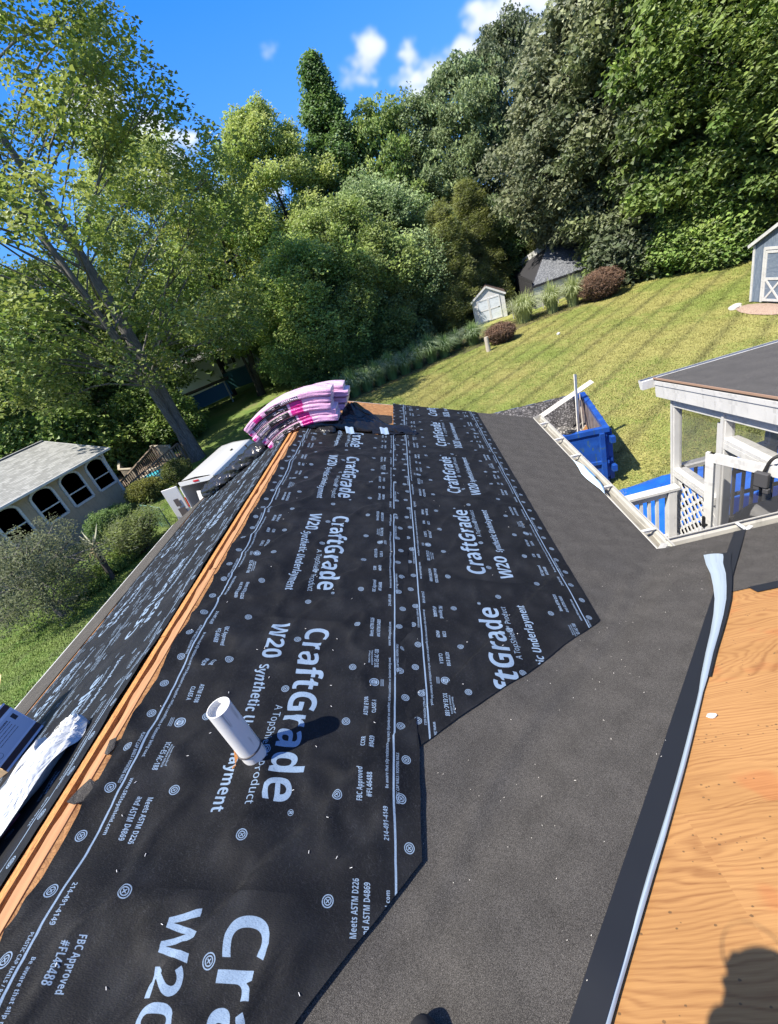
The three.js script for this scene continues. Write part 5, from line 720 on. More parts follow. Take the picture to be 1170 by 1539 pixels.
  part('eave_gutter', beam(RF(0, 0).add(V(0, -0.05, 0)).addScaledVector(n, 0.05), RF(1, 0).add(V(0, -0.05, 0)).addScaledVector(n, 0.05), 0.11, 0.11, ey, 0.02), mVinyl, nh);
  part('rake_trim', beam(RF(0, 0).add(V(0, -0.06, 0)), RF(0, 1).add(V(0, -0.06, 0)), 0.03, 0.13), mVinyl, nh); part('soffit', beam(P(-0.3, WH - 0.1, 0.18), P(NL, WH - 0.1, 0.18), 0.4, 0.02), mVinyl, nh);

  // timber deck with railings, pool bits
  const dk = thing('timber_deck', 'weathered timber deck with slatted railings beyond the neighbour house', 'deck');
  const mDk = std({ color: lin(0.17, 0.13, 0.10), map: dirtTex, roughness: 0.9 }), mPale = std({ color: lin(0.40, 0.36, 0.30), map: dirtTex, roughness: 0.9 });
  const rail = (a, b, m, h = 1.0) => { const A = V(...a), B = V(...b), L = A.distanceTo(B), k = Math.round(L / 0.17); part('top_rail', beam(A, B, 0.14, 0.05), m, dk); part('bottom_rail', beam(A.clone().add(V(0, -h + 0.12, 0)), B.clone().add(V(0, -h + 0.12, 0)), 0.05, 0.08), m, dk); for (let i = 0; i <= k; i++) { const p = A.clone().lerp(B, i / k); part(i === 0 || i === k ? 'rail_post' : 'baluster', box(i === 0 || i === k ? 0.1 : 0.04, h, i === 0 || i === k ? 0.1 : 0.04, p.x, p.y - h / 2, p.z), m, dk); } };
  rail([-18.3, -4.95, -23.4], [-20.2, -4.95, -26.3], mPale); rail([-18.3, -4.95, -23.4], [-17.0, -4.95, -22.6], mPale); rail([-17.0, -5.2, -21.2], [-16.8, -4.6, -25.3], mDk); rail([-15.8, -5.15, -20.4], [-14.3, -4.6, -23.6], mDk); rail([-17.2, -4.65, -25.6], [-14.9, -4.6, -23.7], mPale);
  part('deck_floor', [box(4.4, 0.08, 4.2, -18.2, -5.85, -24.6)], mDk, dk); part('stair_tread', [0, 1, 2, 3].map((i) => box(1.1, 0.05, 0.28, -16.3 + i * 0.2, -5.85 + i * 0.18, -21.6 - i * 0.3)), mPale, dk);
  solo('paddling_pool', (() => { const g = new THREE.CylinderGeometry(0.72, 0.72, 0.3, 32, 1, true); g.translate(-15.25, -5.55, -21.6); const c = new THREE.CircleGeometry(0.7, 32); c.rotateX(-Math.PI / 2); c.translate(-15.25, -5.46, -21.6); return [metric(g), metric(c)]; })(), std({ color: lin(0.10, 0.55, 0.66), roughness: 0.15 }), 'small turquoise paddling pool beside the timber deck steps', 'paddling pool');
  solo('blue_bin', beam(V(-15.55, -5.95, -20.3), V(-15.55, -5.45, -20.3), 0.5, 0.5, V(1, 0, 0), 0.04), std({ color: lin(0.22, 0.30, 0.42), roughness: 0.5 }), 'pale blue plastic tub against the corner of the neighbour house', 'tub');
  // chain link fence along the drive
  const cf = thing('chain_link_fence', 'green chain link fence between the drive and the neighbour yard', 'fence');
  const fa = V(-12.3, -6.0, -15.6), fb = V(-10.9, -6.0, -14.6), mWire = std({ color: lin(0.12, 0.22, 0.16), roughness: 0.6 });
  for (let i = 0; i <= 2; i++) { const p = fa.clone().lerp(fb, i / 2); part('post', tube([p, p.clone().add(V(0, 1.1, 0))], 0.025, 6), mWire, cf); } part('top_rail', tube([fa.clone().add(V(0, 1.08, 0)), fb.clone().add(V(0, 1.08, 0))], 0.018, 6), mWire, cf);
  part('mesh', Array.from({ length: 25 }, (_, i) => { const p = fa.clone().lerp(fb, i / 24); return tube([p, p.clone().add(V(0, 1.06, 0))], 0.006, 4); }).concat([0.25, 0.5, 0.75].map((h) => tube([fa.clone().add(V(0, h, 0)), fb.clone().add(V(0, h, 0))], 0.005, 4))), mWire, cf, { kind: 'stuff' });
  // drive under the van, mulch along the wall
  structure('driveway', sheet(10, 40, (s, t) => { const z = lerp(-34, 2, t), x = lerp(-9.8, -5.2, s) + 0.02 * (z + 14) * (z < -14 ? 1 : 0); return [x, gy(x, z) + 0.012, z, x / 2, z / 2]; }), std({ map: membraneTex, color: lin(2.4, 2.4, 2.3) }), 'grey driveway under the van');

  // far white house with dark shuttered window, blue shed, turquoise things
  const fh = thing('far_house', 'pale house with grey roof and dark shuttered window seen far between the trunks', 'house');
  const fo = V(-24.5, -4.6, -52), fx = V(0.9, 0, -0.43).normalize(), fn = V(0.43, 0, 0.9).normalize(), F3 = (a, b, c = 0) => fo.clone().addScaledVector(fx, a).addScaledVector(ey, b).addScaledVector(fn, c);
  part('wall', [beam(F3(-3, 0.5, 0), F3(7, 0.5, 0), 0.1, 4.6), beam(F3(-3, 0.5, -6), F3(-3, 0.5, -0.06), 0.1, 4.6)], std({ color: lin(0.55, 0.56, 0.56) }), fh);
  part('roof', [sheet(1, 1, (s, t) => { const p = F3(lerp(-3.4, 7.4, s), lerp(2.75, 5.4, t), lerp(0.5, -3.4, t)); return [p.x, p.y, p.z, s * 3, t * 1.4]; })], std({ map: shTex, color: lin(0.75, 0.75, 0.8), roughness: 0.9 }), fh);
  part('eave_fascia', beam(F3(-3.4, 2.68, 0.52), F3(7.4, 2.68, 0.52), 0.04, 0.16), mVinyl, fh);
  const fw = part('window', beam(F3(3.1, 1.55, 0.07), F3(3.9, 1.55, 0.07), 0.04, 1.0), mGlass, fh); for (const a of [2.85, 4.15]) part('shutter', beam(F3(a - 0.18, 1.55, 0.08), F3(a + 0.18, 1.55, 0.08), 0.04, 1.05), mBlack, fw);
  part('door_frame', beam(F3(1.0, 0.2, 0.07), F3(1.9, 0.2, 0.07), 0.05, 1.6), mVinyl, fh);
  const bs = thing('blue_shed', 'blue tarp covered lean-to shelter on posts in the shade beyond the maple', 'shelter');
  part('blue_cover', beam(V(-21.3, -5.0, -41.2), V(-17.9, -4.75, -42.4), 0.1, 1.3), std({ color: lin(0.03, 0.13, 0.26), roughness: 0.5 }), bs); part('dark_roof', beam(V(-22.6, -4.1, -41.4), V(-17.9, -3.95, -43.2), 2.4, 0.08), std({ color: lin(0.05, 0.04, 0.04) }), bs);
  for (const [x, z] of [[-22.4, -40.6], [-21.5, -40.4], [-18, -42.0]]) part('post', box(0.12, 2.0, 0.12, x, -5.1, z), mWhite, bs);
  solo('teal_shed', [beam(V(-19.6, -4.6, -46.5), V(-16.9, -4.6, -47.3), 1.6, 1.7)], std({ color: lin(0.02, 0.10, 0.11), roughness: 0.6 }), 'dark teal shed in front of the far pale house', 'shed');
}

/* ------------------------------------------------------------------ trees and plants */
const barkTex = dataTex(256, 512, (x, y) => { const f = fbm(x / 10, y / 60, 4, 4, 26, 9), v = lerp(0.05, 0.24, Math.pow(f, 1.4)); return [v * 1.04, v * 0.98, v * 0.9]; });
const mBark = std({ map: barkTex, bumpMap: barkTex, bumpScale: 0.03, roughness: 0.95 }), mBarkDark = std({ map: barkTex, color: lin(0.42, 0.40, 0.38), bumpMap: barkTex, bumpScale: 0.02, roughness: 0.95 });
function spray(seed, n, len, wid, rad, opt = {}) {         // a spray of folded leaves round a twig
  const R = rng(seed), pos = [], nor = [], idx = [], { droop = 0.35, flat = 0.75, thin = false } = opt;
  for (let i = 0; i < n; i++) {
    const d = V(R() * 2 - 1, (R() * 2 - 1) * flat, R() * 2 - 1); if (d.lengthSq() > 1) { i--; continue; }
    const c = d.multiplyScalar(rad), a = R() * 6.283, f = V(Math.cos(a), -droop + (R() - 0.5) * 0.9, Math.sin(a)).normalize(), up = V((R() - 0.5) * 1.7, 1, (R() - 0.5) * 1.7).normalize(), s = f.clone().cross(up).normalize(), u = s.clone().cross(f).normalize();
    const L = len * (0.7 + 0.6 * R()), W = wid * (0.7 + 0.6 * R()), o = pos.length / 3, put = (v, nn) => { pos.push(v.x, v.y, v.z); nor.push(nn.x, nn.y, nn.z); };
    const b = c, t = c.clone().addScaledVector(f, L).addScaledVector(u, -L * 0.12), mid = c.clone().addScaledVector(f, L * 0.45), l = mid.clone().addScaledVector(s, -W / 2).addScaledVector(u, W * 0.16), r = mid.clone().addScaledVector(s, W / 2).addScaledVector(u, W * 0.16);
    const n1 = u.clone().addScaledVector(s, 0.35).normalize(), n2 = u.clone().addScaledVector(s, -0.35).normalize();
    if (thin) { put(b.clone().addScaledVector(s, -W / 2), u); put(b.clone().addScaledVector(s, W / 2), u); put(t, u); idx.push(o, o + 1, o + 2); } else { put(b, n1); put(l, n1); put(t, n1); put(b, n2); put(t, n2); put(r, n2); idx.push(o, o + 2, o + 1, o + 3, o + 5, o + 4); }
  }
  const g = new THREE.BufferGeometry(); g.setAttribute('position', new THREE.Float32BufferAttribute(pos, 3)); g.setAttribute('normal', new THREE.Float32BufferAttribute(nor, 3)); g.setIndex(idx); return g;
}
const leafMat = (rough = 0.45) => new THREE.MeshPhysicalMaterial({ color: 0xffffff, roughness: rough, side: THREE.DoubleSide, transmission: 0.5, thickness: 0, specularIntensity: 0.6 });
const LEAF = leafMat(0.9), LEAFM = leafMat(0.95);
const SP = { big: spray(1, 13, 0.28, 0.20, 0.46), mid: spray(2, 14, 0.22, 0.155, 0.42), small: spray(3, 17, 0.165, 0.105, 0.38), droopy: spray(4, 14, 0.29, 0.135, 0.44, { droop: 0.9 }), needle: spray(5, 34, 0.17, 0.03, 0.26, { droop: -0.25, thin: true }), tiny: spray(6, 18, 0.085, 0.04, 0.19), shrub: spray(7, 18, 0.07, 0.045, 0.17), feather: spray(8, 20, 0.15, 0.032, 0.2, { thin: true, droop: -0.2 }) };
const dummy = { m: new THREE.Matrix4(), q: new THREE.Quaternion(), e: new THREE.Euler(), c: new THREE.Color() };
function foliage(name, pts, geo, mat, col, seed, parent, size = 1) {
  const R = rng(seed), im = new THREE.InstancedMesh(geo, mat, pts.length);
  pts.forEach((p, i) => {
    dummy.e.set((R() - 0.5) * 0.7, R() * 6.283, (R() - 0.5) * 0.7); dummy.q.setFromEuler(dummy.e); const k = size * (0.75 + 0.5 * R()) * (p.k ?? 1);
    dummy.m.compose(p, dummy.q, V(k, k, k)); im.setMatrixAt(i, dummy.m);
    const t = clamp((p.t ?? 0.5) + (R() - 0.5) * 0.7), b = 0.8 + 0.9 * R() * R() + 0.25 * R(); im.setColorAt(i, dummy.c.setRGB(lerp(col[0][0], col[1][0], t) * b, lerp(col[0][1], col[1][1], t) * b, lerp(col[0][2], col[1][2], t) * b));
  });
  im.name = name; im.castShadow = im.receiveShadow = true; im.userData.kind = 'stuff'; parent.add(im); return im;
}
const GREEN = [[0.098, 0.169, 0.040], [0.252, 0.308, 0.074]], BRIGHT = [[0.116, 0.210, 0.036], [0.264, 0.345, 0.075]], DUSTY = [[0.121, 0.177, 0.074], [0.256, 0.323, 0.141]], PALE = [[0.194, 0.264, 0.066], [0.350, 0.388, 0.116]], OLIVE = [[0.131, 0.166, 0.036], [0.261, 0.285, 0.066]], DEEP = [[0.058, 0.128, 0.036], [0.166, 0.252, 0.066]];
const tint = (c, k) => c.map((q) => q.map((v) => v * k));
/* broadleaf tree: trunk and limbs, twigs, then clumps of leaf sprays at the ends of the limbs.
   prof(h 0..1) gives the crown radius as a share of R between the crown's foot and the top */
const ROUND = (h) => Math.pow(Math.sin(Math.PI * clamp(0.10 + h * 0.88)), 0.6), OVAL = (h) => Math.pow(1 - Math.pow(Math.abs(2 * h - 0.8) / 1.25, 2.4), 0.7), CONE = (h) => 0.12 + 0.95 * Math.pow(1 - h, 0.85) * sstep(-0.05, 0.12, h), SPIRE = (h) => 0.25 + 0.85 * Math.pow(1 - h, 0.6) * sstep(-0.2, 0.15, h);
function tree(o) {
  const { name = 'broadleaf_tree', label, group, x, z, top, R, foot = 0.12, prof = ROUND, geo = SP.mid, mat = LEAF, col = GREEN, clumps = 80, per = 55, cr = 1.15, trunk = 0.28, seed = 1, lean = [0, 0], bark = mBarkDark, forks = 1, hollow = 0.55, size = 1, category = 'tree' } = o;
  const r = rng(seed), y0 = gy(x, z) - 0.1, H = top - y0, t = thing(name, label, category, group), yc = y0 + H * foot, wood = [];
  const ax = (f) => V(x + lean[0] * f * f + 0.25 * Math.sin(f * 5 + seed), y0 + f * H, z + lean[1] * f * f + 0.25 * Math.cos(f * 4 + seed * 2) - 0.25 * Math.cos(seed * 2));
  const stems = [];
  for (let k = 0; k < forks; k++) { const a = k / forks * 6.28 + seed, off = k === 0 ? 0 : 1; const f = (q) => ax(q).add(V(Math.cos(a) * off * Math.pow(q, 0.9) * R * 0.45, 0, Math.sin(a) * off * Math.pow(q, 0.9) * R * 0.45)); stems.push(f); const P = [], Q = []; const end = off ? 0.78 : 0.95; for (let i = 0; i <= 10; i++) { const q = i / 10 * end; P.push(f(q)); Q.push(trunk * (off ? 0.5 : 1) * (Math.pow(1 - q, 0.9) * 0.92 + 0.05) * (i === 0 ? 1.35 : 1)); } wood.push(tube(P, Q, 10)); }
  const pts = [], G = 2.39996;
  for (let i = 0; i < clumps; i++) {
    const h = clamp((i + 0.5) / clumps + (r() - 0.5) * 0.06, 0.01, 0.99), a = i * G + (r() - 0.5) * 1.2, rad = R * prof(h) * (hollow + (1 - hollow) * Math.sqrt(r())) * (0.86 + 0.28 * r()), stem = stems[i % stems.length], q = foot + (1 - foot) * h, base = ax(q), c = V(base.x + Math.cos(a) * rad, yc + (top - yc) * h * 0.97 + (r() - 0.5) * 0.6, base.z + Math.sin(a) * rad);
    if (rad > R * 0.25 && i % 2 === 0) { const s = stem(clamp(q - 0.04 - 0.16 * r() - 0.10 * rad / Math.max(R, 1) * 1.2, Math.max(0.06, foot * 0.85), 0.93)), m1 = s.clone().lerp(c, 0.5).add(V(0, 0.10 * rad + (r() - 0.5) * 0.5, 0)); wood.push(tube([s, m1, c.clone().add(V(0, -0.1, 0))], [trunk * 0.19 * (1.1 - q), trunk * 0.11, 0.014], 5, 5)); for (let k = 0; k < 3; k++) { const e = c.clone().add(V((r() - 0.5) * 2 * cr, (r() - 0.3) * cr, (r() - 0.5) * 2 * cr)); wood.push(tube([m1.clone().lerp(c, 0.3 + 0.5 * r()), e], [0.03, 0.008], 4)); } }
    const cl = cr * (0.65 + 0.7 * r()) * (0.65 + 0.5 * prof(h)), tone = r(), n = Math.round(per * 0.62 * (0.5 + cl / cr * 0.6));
    for (let k = 0; k < n; k++) {
      let d = V(r() * 2 - 1, r() * 2 - 1, r() * 2 - 1); const l = d.length(); if (l > 1 || l < 0.1) { k--; continue; }
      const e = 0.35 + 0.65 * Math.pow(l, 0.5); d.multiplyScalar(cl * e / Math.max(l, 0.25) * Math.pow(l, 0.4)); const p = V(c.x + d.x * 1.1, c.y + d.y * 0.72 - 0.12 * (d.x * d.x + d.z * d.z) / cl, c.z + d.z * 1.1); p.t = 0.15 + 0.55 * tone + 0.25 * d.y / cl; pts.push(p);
    }
  }
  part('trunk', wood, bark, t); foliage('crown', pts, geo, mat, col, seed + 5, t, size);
  return t;
}
const AZ = (az, d) => [d * Math.sin(az * Math.PI / 180), -d * Math.cos(az * Math.PI / 180)];
const T = (az, d, o) => { const [x, z] = AZ(az, d); return tree({ x, z, ...o }); };
// the big maple on the left
T(-29.9, 28, { name: 'maple_tree', label: 'tall maple with thick bare grey trunk standing behind the white van', top: 16.5, R: 8.0, lean: [-1.6, 0], foot: 0.25, prof: (h) => 0.45 + 0.62 * Math.pow(Math.sin(Math.PI * clamp(0.12 + h * 0.8)), 0.8), geo: SP.mid, col: [[0.132, 0.204, 0.037], [0.316, 0.357, 0.086]], clumps: 150, per: 40, cr: 1.15, trunk: 0.42, seed: 12, bark: mBark, forks: 3, hollow: 0.30 });
T(-41, 41, { label: 'leafy tree at the left edge behind the neighbour house', top: 9, R: 6, foot: 0.06, geo: SP.mid, col: BRIGHT, clumps: 80, per: 60, seed: 13 });
T(-47, 40, { label: 'second leafy tree further left behind the neighbour house', top: 10, R: 5.5, foot: 0.08, geo: SP.mid, col: GREEN, clumps: 70, per: 55, seed: 14 });
T(-35.5, 43, { label: 'dark tree filling the shade behind the maple trunk', top: 8, R: 5.5, foot: 0.1, geo: SP.big, col: GREEN, clumps: 70, per: 60, seed: 15 });
T(-30.5, 50, { label: 'dark tree far behind the maple beside the pale house', top: 9, R: 6, foot: 0.22, geo: SP.mid, col: DEEP, clumps: 70, per: 55, seed: 16 });
T(-22.5, 50, { label: 'pale green tree rising behind the maple crown', top: 16.5, R: 6.2, foot: 0.25, prof: OVAL, geo: SP.mid, col: tint(PALE, 1.15), clumps: 120, per: 65, seed: 17, hollow: 0.4, cr: 1.2 });
T(-9.6, 43, { label: 'light green feathery tree beside the open patch of sky', top: 13.2, R: 4.8, foot: 0.2, prof: OVAL, geo: SP.small, col: tint(PALE, 1.2), clumps: 120, per: 85, seed: 18, hollow: 0.35, cr: 0.95, size: 1.25 });
T(-19.8, 42.5, { label: 'tree with dark forked trunk above the shingle bundles', top: 8.3, R: 5.6, foot: 0.32, geo: SP.mid, col: tint(GREEN, 1.4), clumps: 95, per: 50, seed: 19, forks: 3, trunk: 0.34, lean: [3.5, 0], bark: mBarkDark });
T(-2.2, 45, { label: 'slender tall dark tree with a pointed top against the sky', top: 15.4, R: 7.2, foot: 0.10, prof: (h) => 0.01 + 0.95 * (1 - h), geo: SP.mid, col: tint(DEEP, 1.15), clumps: 260, per: 38, seed: 20, cr: 0.8 });
T(1.6, 46, { label: 'rounded dark green tree right of the pointed one', top: 11.6, R: 4.2, foot: 0.12, prof: OVAL, geo: SP.droopy, col: tint(GREEN, 1.2), clumps: 85, per: 50, seed: 21 });
T(5.4, 47, { label: 'olive tinted tree in front of the white clouds', top: 11.4, R: 4.0, foot: 0.12, prof: OVAL, geo: SP.mid, col: DUSTY, clumps: 80, per: 50, seed: 22 });
T(-10.5, 35, { label: 'dense low green tree behind the shingle bundles', top: 3.6, R: 4.4, foot: 0.04, geo: SP.small, col: tint(GREEN, 1.5), clumps: 85, per: 65, seed: 23, size: 1.15 });
T(-5.2, 37, { label: 'dense mid green tree standing behind the hedge of grass', top: 5.2, R: 4.3, foot: 0.05, geo: SP.small, col: tint([[0.085, 0.137, 0.036], [0.195, 0.240, 0.065]], 1.5), clumps: 90, per: 65, seed: 24, size: 1.15 });
T(-0.2, 39, { label: 'dense grey green tree left of the cedars', top: 6.0, R: 4.2, foot: 0.05, geo: SP.small, col: tint(DUSTY, 1.4), clumps: 90, per: 62, seed: 25, size: 1.15 });
T(-15, 52, { label: 'mid green tree behind the forked trunk', top: 10.5, R: 5.5, foot: 0.15, geo: SP.mid, col: tint(GREEN, 1.35), clumps: 80, per: 50, seed: 26 });
T(10.4, 48, { label: 'tall grey green tree with drooping leaves, left of the notch of sky', top: 12.4, R: 4.8, foot: 0.08, prof: OVAL, geo: SP.droopy, col: DUSTY, clumps: 110, per: 52, seed: 27 });
T(14.8, 50, { label: 'tallest grey green tree standing left of the big oak', top: 14.2, R: 4.6, foot: 0.08, prof: OVAL, geo: SP.droopy, col: [[0.078, 0.111, 0.049], [0.176, 0.208, 0.098]], clumps: 115, per: 52, seed: 28 });
for (const [az, d, top, R, s, lab] of [[6.2, 38, 2.9, 2.1, 40, 'olive green cedar left of the white shed'], [9.3, 41, 3.8, 2.4, 41, 'tallest olive green cedar behind the white shed'], [3.2, 40, 2.2, 2.0, 42, 'smaller cedar at the dark end of the grass hedge']]) T(az, d, { name: 'cedar_tree', label: lab, group: 'cedars', top, R, foot: 0.05, prof: CONE, geo: SP.needle, mat: LEAFM, col: OLIVE, clumps: 110, per: 46, cr: 0.62, seed: s, trunk: 0.2, size: 1.25 });
for (const [az, d, top, R, s, lab] of [[16.6, 44, 3.2, 1.6, 43, 'yellow green young conifer behind the dark house roof'], [18.9, 45, 2.6, 1.5, 44, 'second young conifer nearer the oak behind the dark house']]) T(az, d, { name: 'young_conifer', label: lab, group: 'young conifers', top, R, foot: 0.05, prof: CONE, geo: SP.needle, mat: LEAFM, col: [[0.06, 0.085, 0.012], [0.15, 0.17, 0.03]], clumps: 80, per: 44, cr: 0.55, seed: s, trunk: 0.15, size: 1.2 });
T(22.2, 40, { name: 'oak_tree', label: 'large oak with pale glossy leaves overhanging the dark house', top: 10.8, R: 5.6, foot: 0.19, prof: ROUND, geo: SP.big, col: [[0.111, 0.143, 0.072], [0.273, 0.293, 0.163]], clumps: 130, per: 55, seed: 29, trunk: 0.4, cr: 1.2 });
T(27.0, 38.5, { name: 'oak_tree', label: 'large oak standing right of the first, reaching the top of the picture', top: 12.5, R: 5.4, foot: 0.08, geo: SP.big, col: [[0.091, 0.130, 0.052], [0.234, 0.260, 0.117]], clumps: 120, per: 55, seed: 30, trunk: 0.4, cr: 1.2 });
T(32.0, 36, { label: 'bright green tall tree above the lawn edge at right', top: 13, R: 5.2, foot: 0.06, geo: SP.big, col: tint(BRIGHT, 0.8), clumps: 120, per: 55, seed: 31, cr: 1.2 });
T(37.5, 33, { label: 'bright green tree at the right edge behind the blue grey shed', top: 12, R: 5.0, foot: 0.10, geo: SP.mid, col: tint(BRIGHT, 0.8), clumps: 100, per: 55, seed: 32 });
T(43, 30, { label: 'tree beyond the right edge behind the shed', top: 11, R: 5.0, foot: 0.10, geo: SP.mid, col: GREEN, clumps: 70, per: 50, seed: 33 });
T(21.5, 56, { name: 'pine_tree', label: 'dark pine top rising behind the oak at the edge of the sky', top: 15.2, R: 2.6, foot: 0.3, prof: CONE, geo: SP.needle, mat: LEAFM, col: DEEP, clumps: 60, per: 36, cr: 0.8, seed: 34, size: 1.5 });
// understory at the edge of the lawn
for (const [az, d, top, R, s, g, c, lab] of [[24.6, 35.5, -1.8, 1.8, 50, 'big', [[0.05, 0.08, 0.035], [0.15, 0.18, 0.09]], 'pale leaved low branches hanging before the dark house'], [24.8, 37, -1.2, 2.4, 51, 'mid', GREEN, 'dark shrub under the oaks at the lawn edge'], [28.2, 35.5, -2.4, 2.0, 52, 'mid', BRIGHT, 'bright green rounded shrub under the oaks'], [30.8, 34.5, -2.0, 2.1, 53, 'mid', BRIGHT, 'bright vine covered shrub left of the blue grey shed'], [33.8, 33, -2.2, 2.2, 54, 'mid', BRIGHT, 'bright shrub close behind the blue grey shed'], [12.8, 46, 0.5, 3.0, 56, 'mid', DEEP, 'dark shrub between the cedars and the dark house'], [-32.5, 36, -1.6, 2.8, 57, 'mid', BRIGHT, 'bright shrub in the shade behind the neighbour house'], [-39.5, 35, -1.0, 2.4, 58, 'big', BRIGHT, 'bright leaved shrub above the neighbour house roof'], [-45, 35, -0.8, 2.6, 59, 'mid', BRIGHT, 'bright shrub at the far left above the neighbour roof'], [-14.5, 46, -1.5, 3.2, 61, 'mid', GREEN, 'broad shrub right of the forked trunk'], [-11.8, 39, -2.0, 2.6, 62, 'small', OLIVE, 'low olive shrub left of the grass hedge'], [5.0, 44, 1.5, 3.2, 63, 'mid', DEEP, 'dark shrub behind the left cedar']]) T(az, d, { name: 'shrub', category: 'shrub', label: lab, group: 'understory shrubs', top, R, foot: 0.03, geo: SP[g], col: c, clumps: 42, per: 60, cr: 0.85, seed: s, trunk: 0.08, hollow: 0.4 });
// far wood closing the view behind the single trees
{
  const R = rng(700), pts = []; for (let i = 0; i < 15000; i++) { const az = -62 + R() * 118, d = 58 + R() * 22, [x, z] = AZ(az, d), ht = (5.5 + 5 * fbm(az / 5, 3, 3, 8) + (az > 16 ? 4 : 0) + (az < -18 ? 3 : 0)); const p = V(x, gy(x, z) + R() * ht, z); p.t = fbm(az / 2, p.y / 2, 2, 4); p.k = 2.6; pts.push(p); }
  const w = thing('far_woods', 'dark far woods closing the view behind the yards', 'woods'); foliage('canopy', pts, SP.big, LEAFM, DEEP, 71, w, 1); w.userData.kind = 'stuff';
}
// ornamental grass: fountains of narrow arching blades
function grassClump(x, z, h, rad, seed, label, group, col = lin(0.16, 0.25, 0.07)) {
  const R = rng(seed), pos = [], idx = [], y = gy(x, z);
  for (let i = 0; i < 620; i++) { const a = R() * 6.283, b = Math.pow(R(), 0.6), x0 = x + Math.cos(a) * rad * 0.28 * R(), z0 = z + Math.sin(a) * rad * 0.28 * R(), H = h * (0.75 + 0.35 * R()) * (1 - 0.25 * b), sp = rad * b, w = 0.014 + 0.010 * R(), px = -Math.sin(a) * w, pz = Math.cos(a) * w; let o = pos.length / 3; for (let k = 0; k <= 4; k++) { const t = k / 4, q = 1 - t * 0.85, dx = Math.cos(a) * sp * Math.pow(t, 1.7), dz = Math.sin(a) * sp * Math.pow(t, 1.7), yy = y + H * (Math.sin(t * 1.5) / 0.9975) - 0.25 * h * b * Math.pow(t, 4); pos.push(x0 + dx - px * q, yy, z0 + dz - pz * q, x0 + dx + px * q, yy, z0 + dz + pz * q); if (k < 4) { idx.push(o, o + 1, o + 2, o + 1, o + 3, o + 2); o += 2; } } }
  const g = new THREE.BufferGeometry(); g.setAttribute('position', new THREE.Float32BufferAttribute(pos, 3)); g.setIndex(idx); g.computeVertexNormals();
  return solo('ornamental_grass', g, new THREE.MeshPhysicalMaterial({ color: col, roughness: 0.95, side: THREE.DoubleSide, transmission: 0.4 }), label, 'ornamental grass', group);
}
{
  const gl = lin(0.34, 0.40, 0.14);
  let p = AZ(13.4, 31.6); grassClump(p[0], p[1], 2.0, 1.65, 81, 'rounded light grass fountain in front of the white shed', 'light grass clumps', gl);
  p = AZ(16.5, 31.8); grassClump(p[0], p[1], 1.95, 1.2, 82, 'light grass clump left of its twin before the dark house', 'light grass clumps', gl); p = AZ(18.7, 32.0); grassClump(p[0], p[1], 1.9, 1.1, 83, 'light grass clump beside the red brown bush', 'light grass clumps', gl);
  p = AZ(7.2, 29.5); grassClump(p[0], p[1], 1.5, 1.3, 84, 'green grass clump left of the small red brown bush', 'dark grass clumps'); p = AZ(5.2, 30); grassClump(p[0], p[1], 1.3, 1.1, 98, 'green grass clump at the right end of the hedge', 'dark grass clumps');
  const names = ['first', 'second', 'third', 'fourth', 'fifth', 'sixth', 'seventh', 'eighth', 'ninth']; for (let i = 0; i < 9; i++) { const az = -10.5 + i * 1.75, q = AZ(az, 26.2 + 0.3 * i); grassClump(q[0], q[1], 1.65 + 0.2 * Math.sin(i * 2.1), 1.15, 85 + i, `dark green grass clump of the long hedge, ${names[i]} from the shingle bundles`, 'hedge of ornamental grass', lin(0.17, 0.28, 0.07)); }
}
// clipped and loose shrubs with their own outline
function bush(name, label, x, z, ry, rx, seed, col, geo, n, group, yoff = 0, mat = LEAFM, stem = true) {
  const R = rng(seed), t = thing(name, label, 'bush', group), y = gy(x, z) + yoff, pts = [];
  for (let i = 0; i < n; i++) { const u = R() * 2 - 1, a = R() * 6.283, k = 0.62 + 0.38 * Math.pow(R(), 0.4), b = 0.9 + 0.22 * (fbm(a * 1.6, u * 3, 2, seed) - 0.5) * 2, s = Math.sqrt(1 - u * u) * k * b, p = V(x + Math.cos(a) * s * rx, y + ry * (1.0 + u * k * b) * 0.95 + 0.03, z + Math.sin(a) * s * rx); p.t = 0.4 + 0.3 * u + 0.3 * (fbm(a * 2, u * 4, 2, 3) - 0.5); pts.push(p); }
  if (stem) part('stem', tube([[x, y, z], [x, y + ry, z]], [0.06, 0.03], 6), mBarkDark, t);
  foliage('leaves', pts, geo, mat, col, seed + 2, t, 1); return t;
}
const GOLD = [[0.07, 0.10, 0.012], [0.20, 0.20, 0.03]], RED = [[0.085, 0.048, 0.03], [0.24, 0.145, 0.09]];
bush('round_bush', 'round clipped bush with yellow tips nearest the big maple trunk', -13.1, -20.3, 0.66, 0.75, 101, [[0.05, 0.085, 0.012], [0.14, 0.16, 0.03]], SP.shrub, 900, 'round clipped bushes');
bush('round_bush', 'golden clipped bush between the neighbour house and the van', -14.35, -19.1, 0.58, 0.95, 102, GOLD, SP.shrub, 900, 'round clipped bushes');
bush('round_bush', 'dark round bush under the middle arched window', -14.6, -15.9, 0.6, 0.72, 103, DEEP, SP.shrub, 800);
bush('red_bush', 'large red brown bush at the lawn edge under the oak', ...AZ(21.6, 31.8), 0.85, 1.3, 104, RED, SP.shrub, 1500, 'red brown bushes');
bush('red_bush', 'small red brown bush beside the pale stump post', ...AZ(10.5, 27.6), 0.55, 0.85, 105, RED, SP.shrub, 1000, 'red brown bushes');
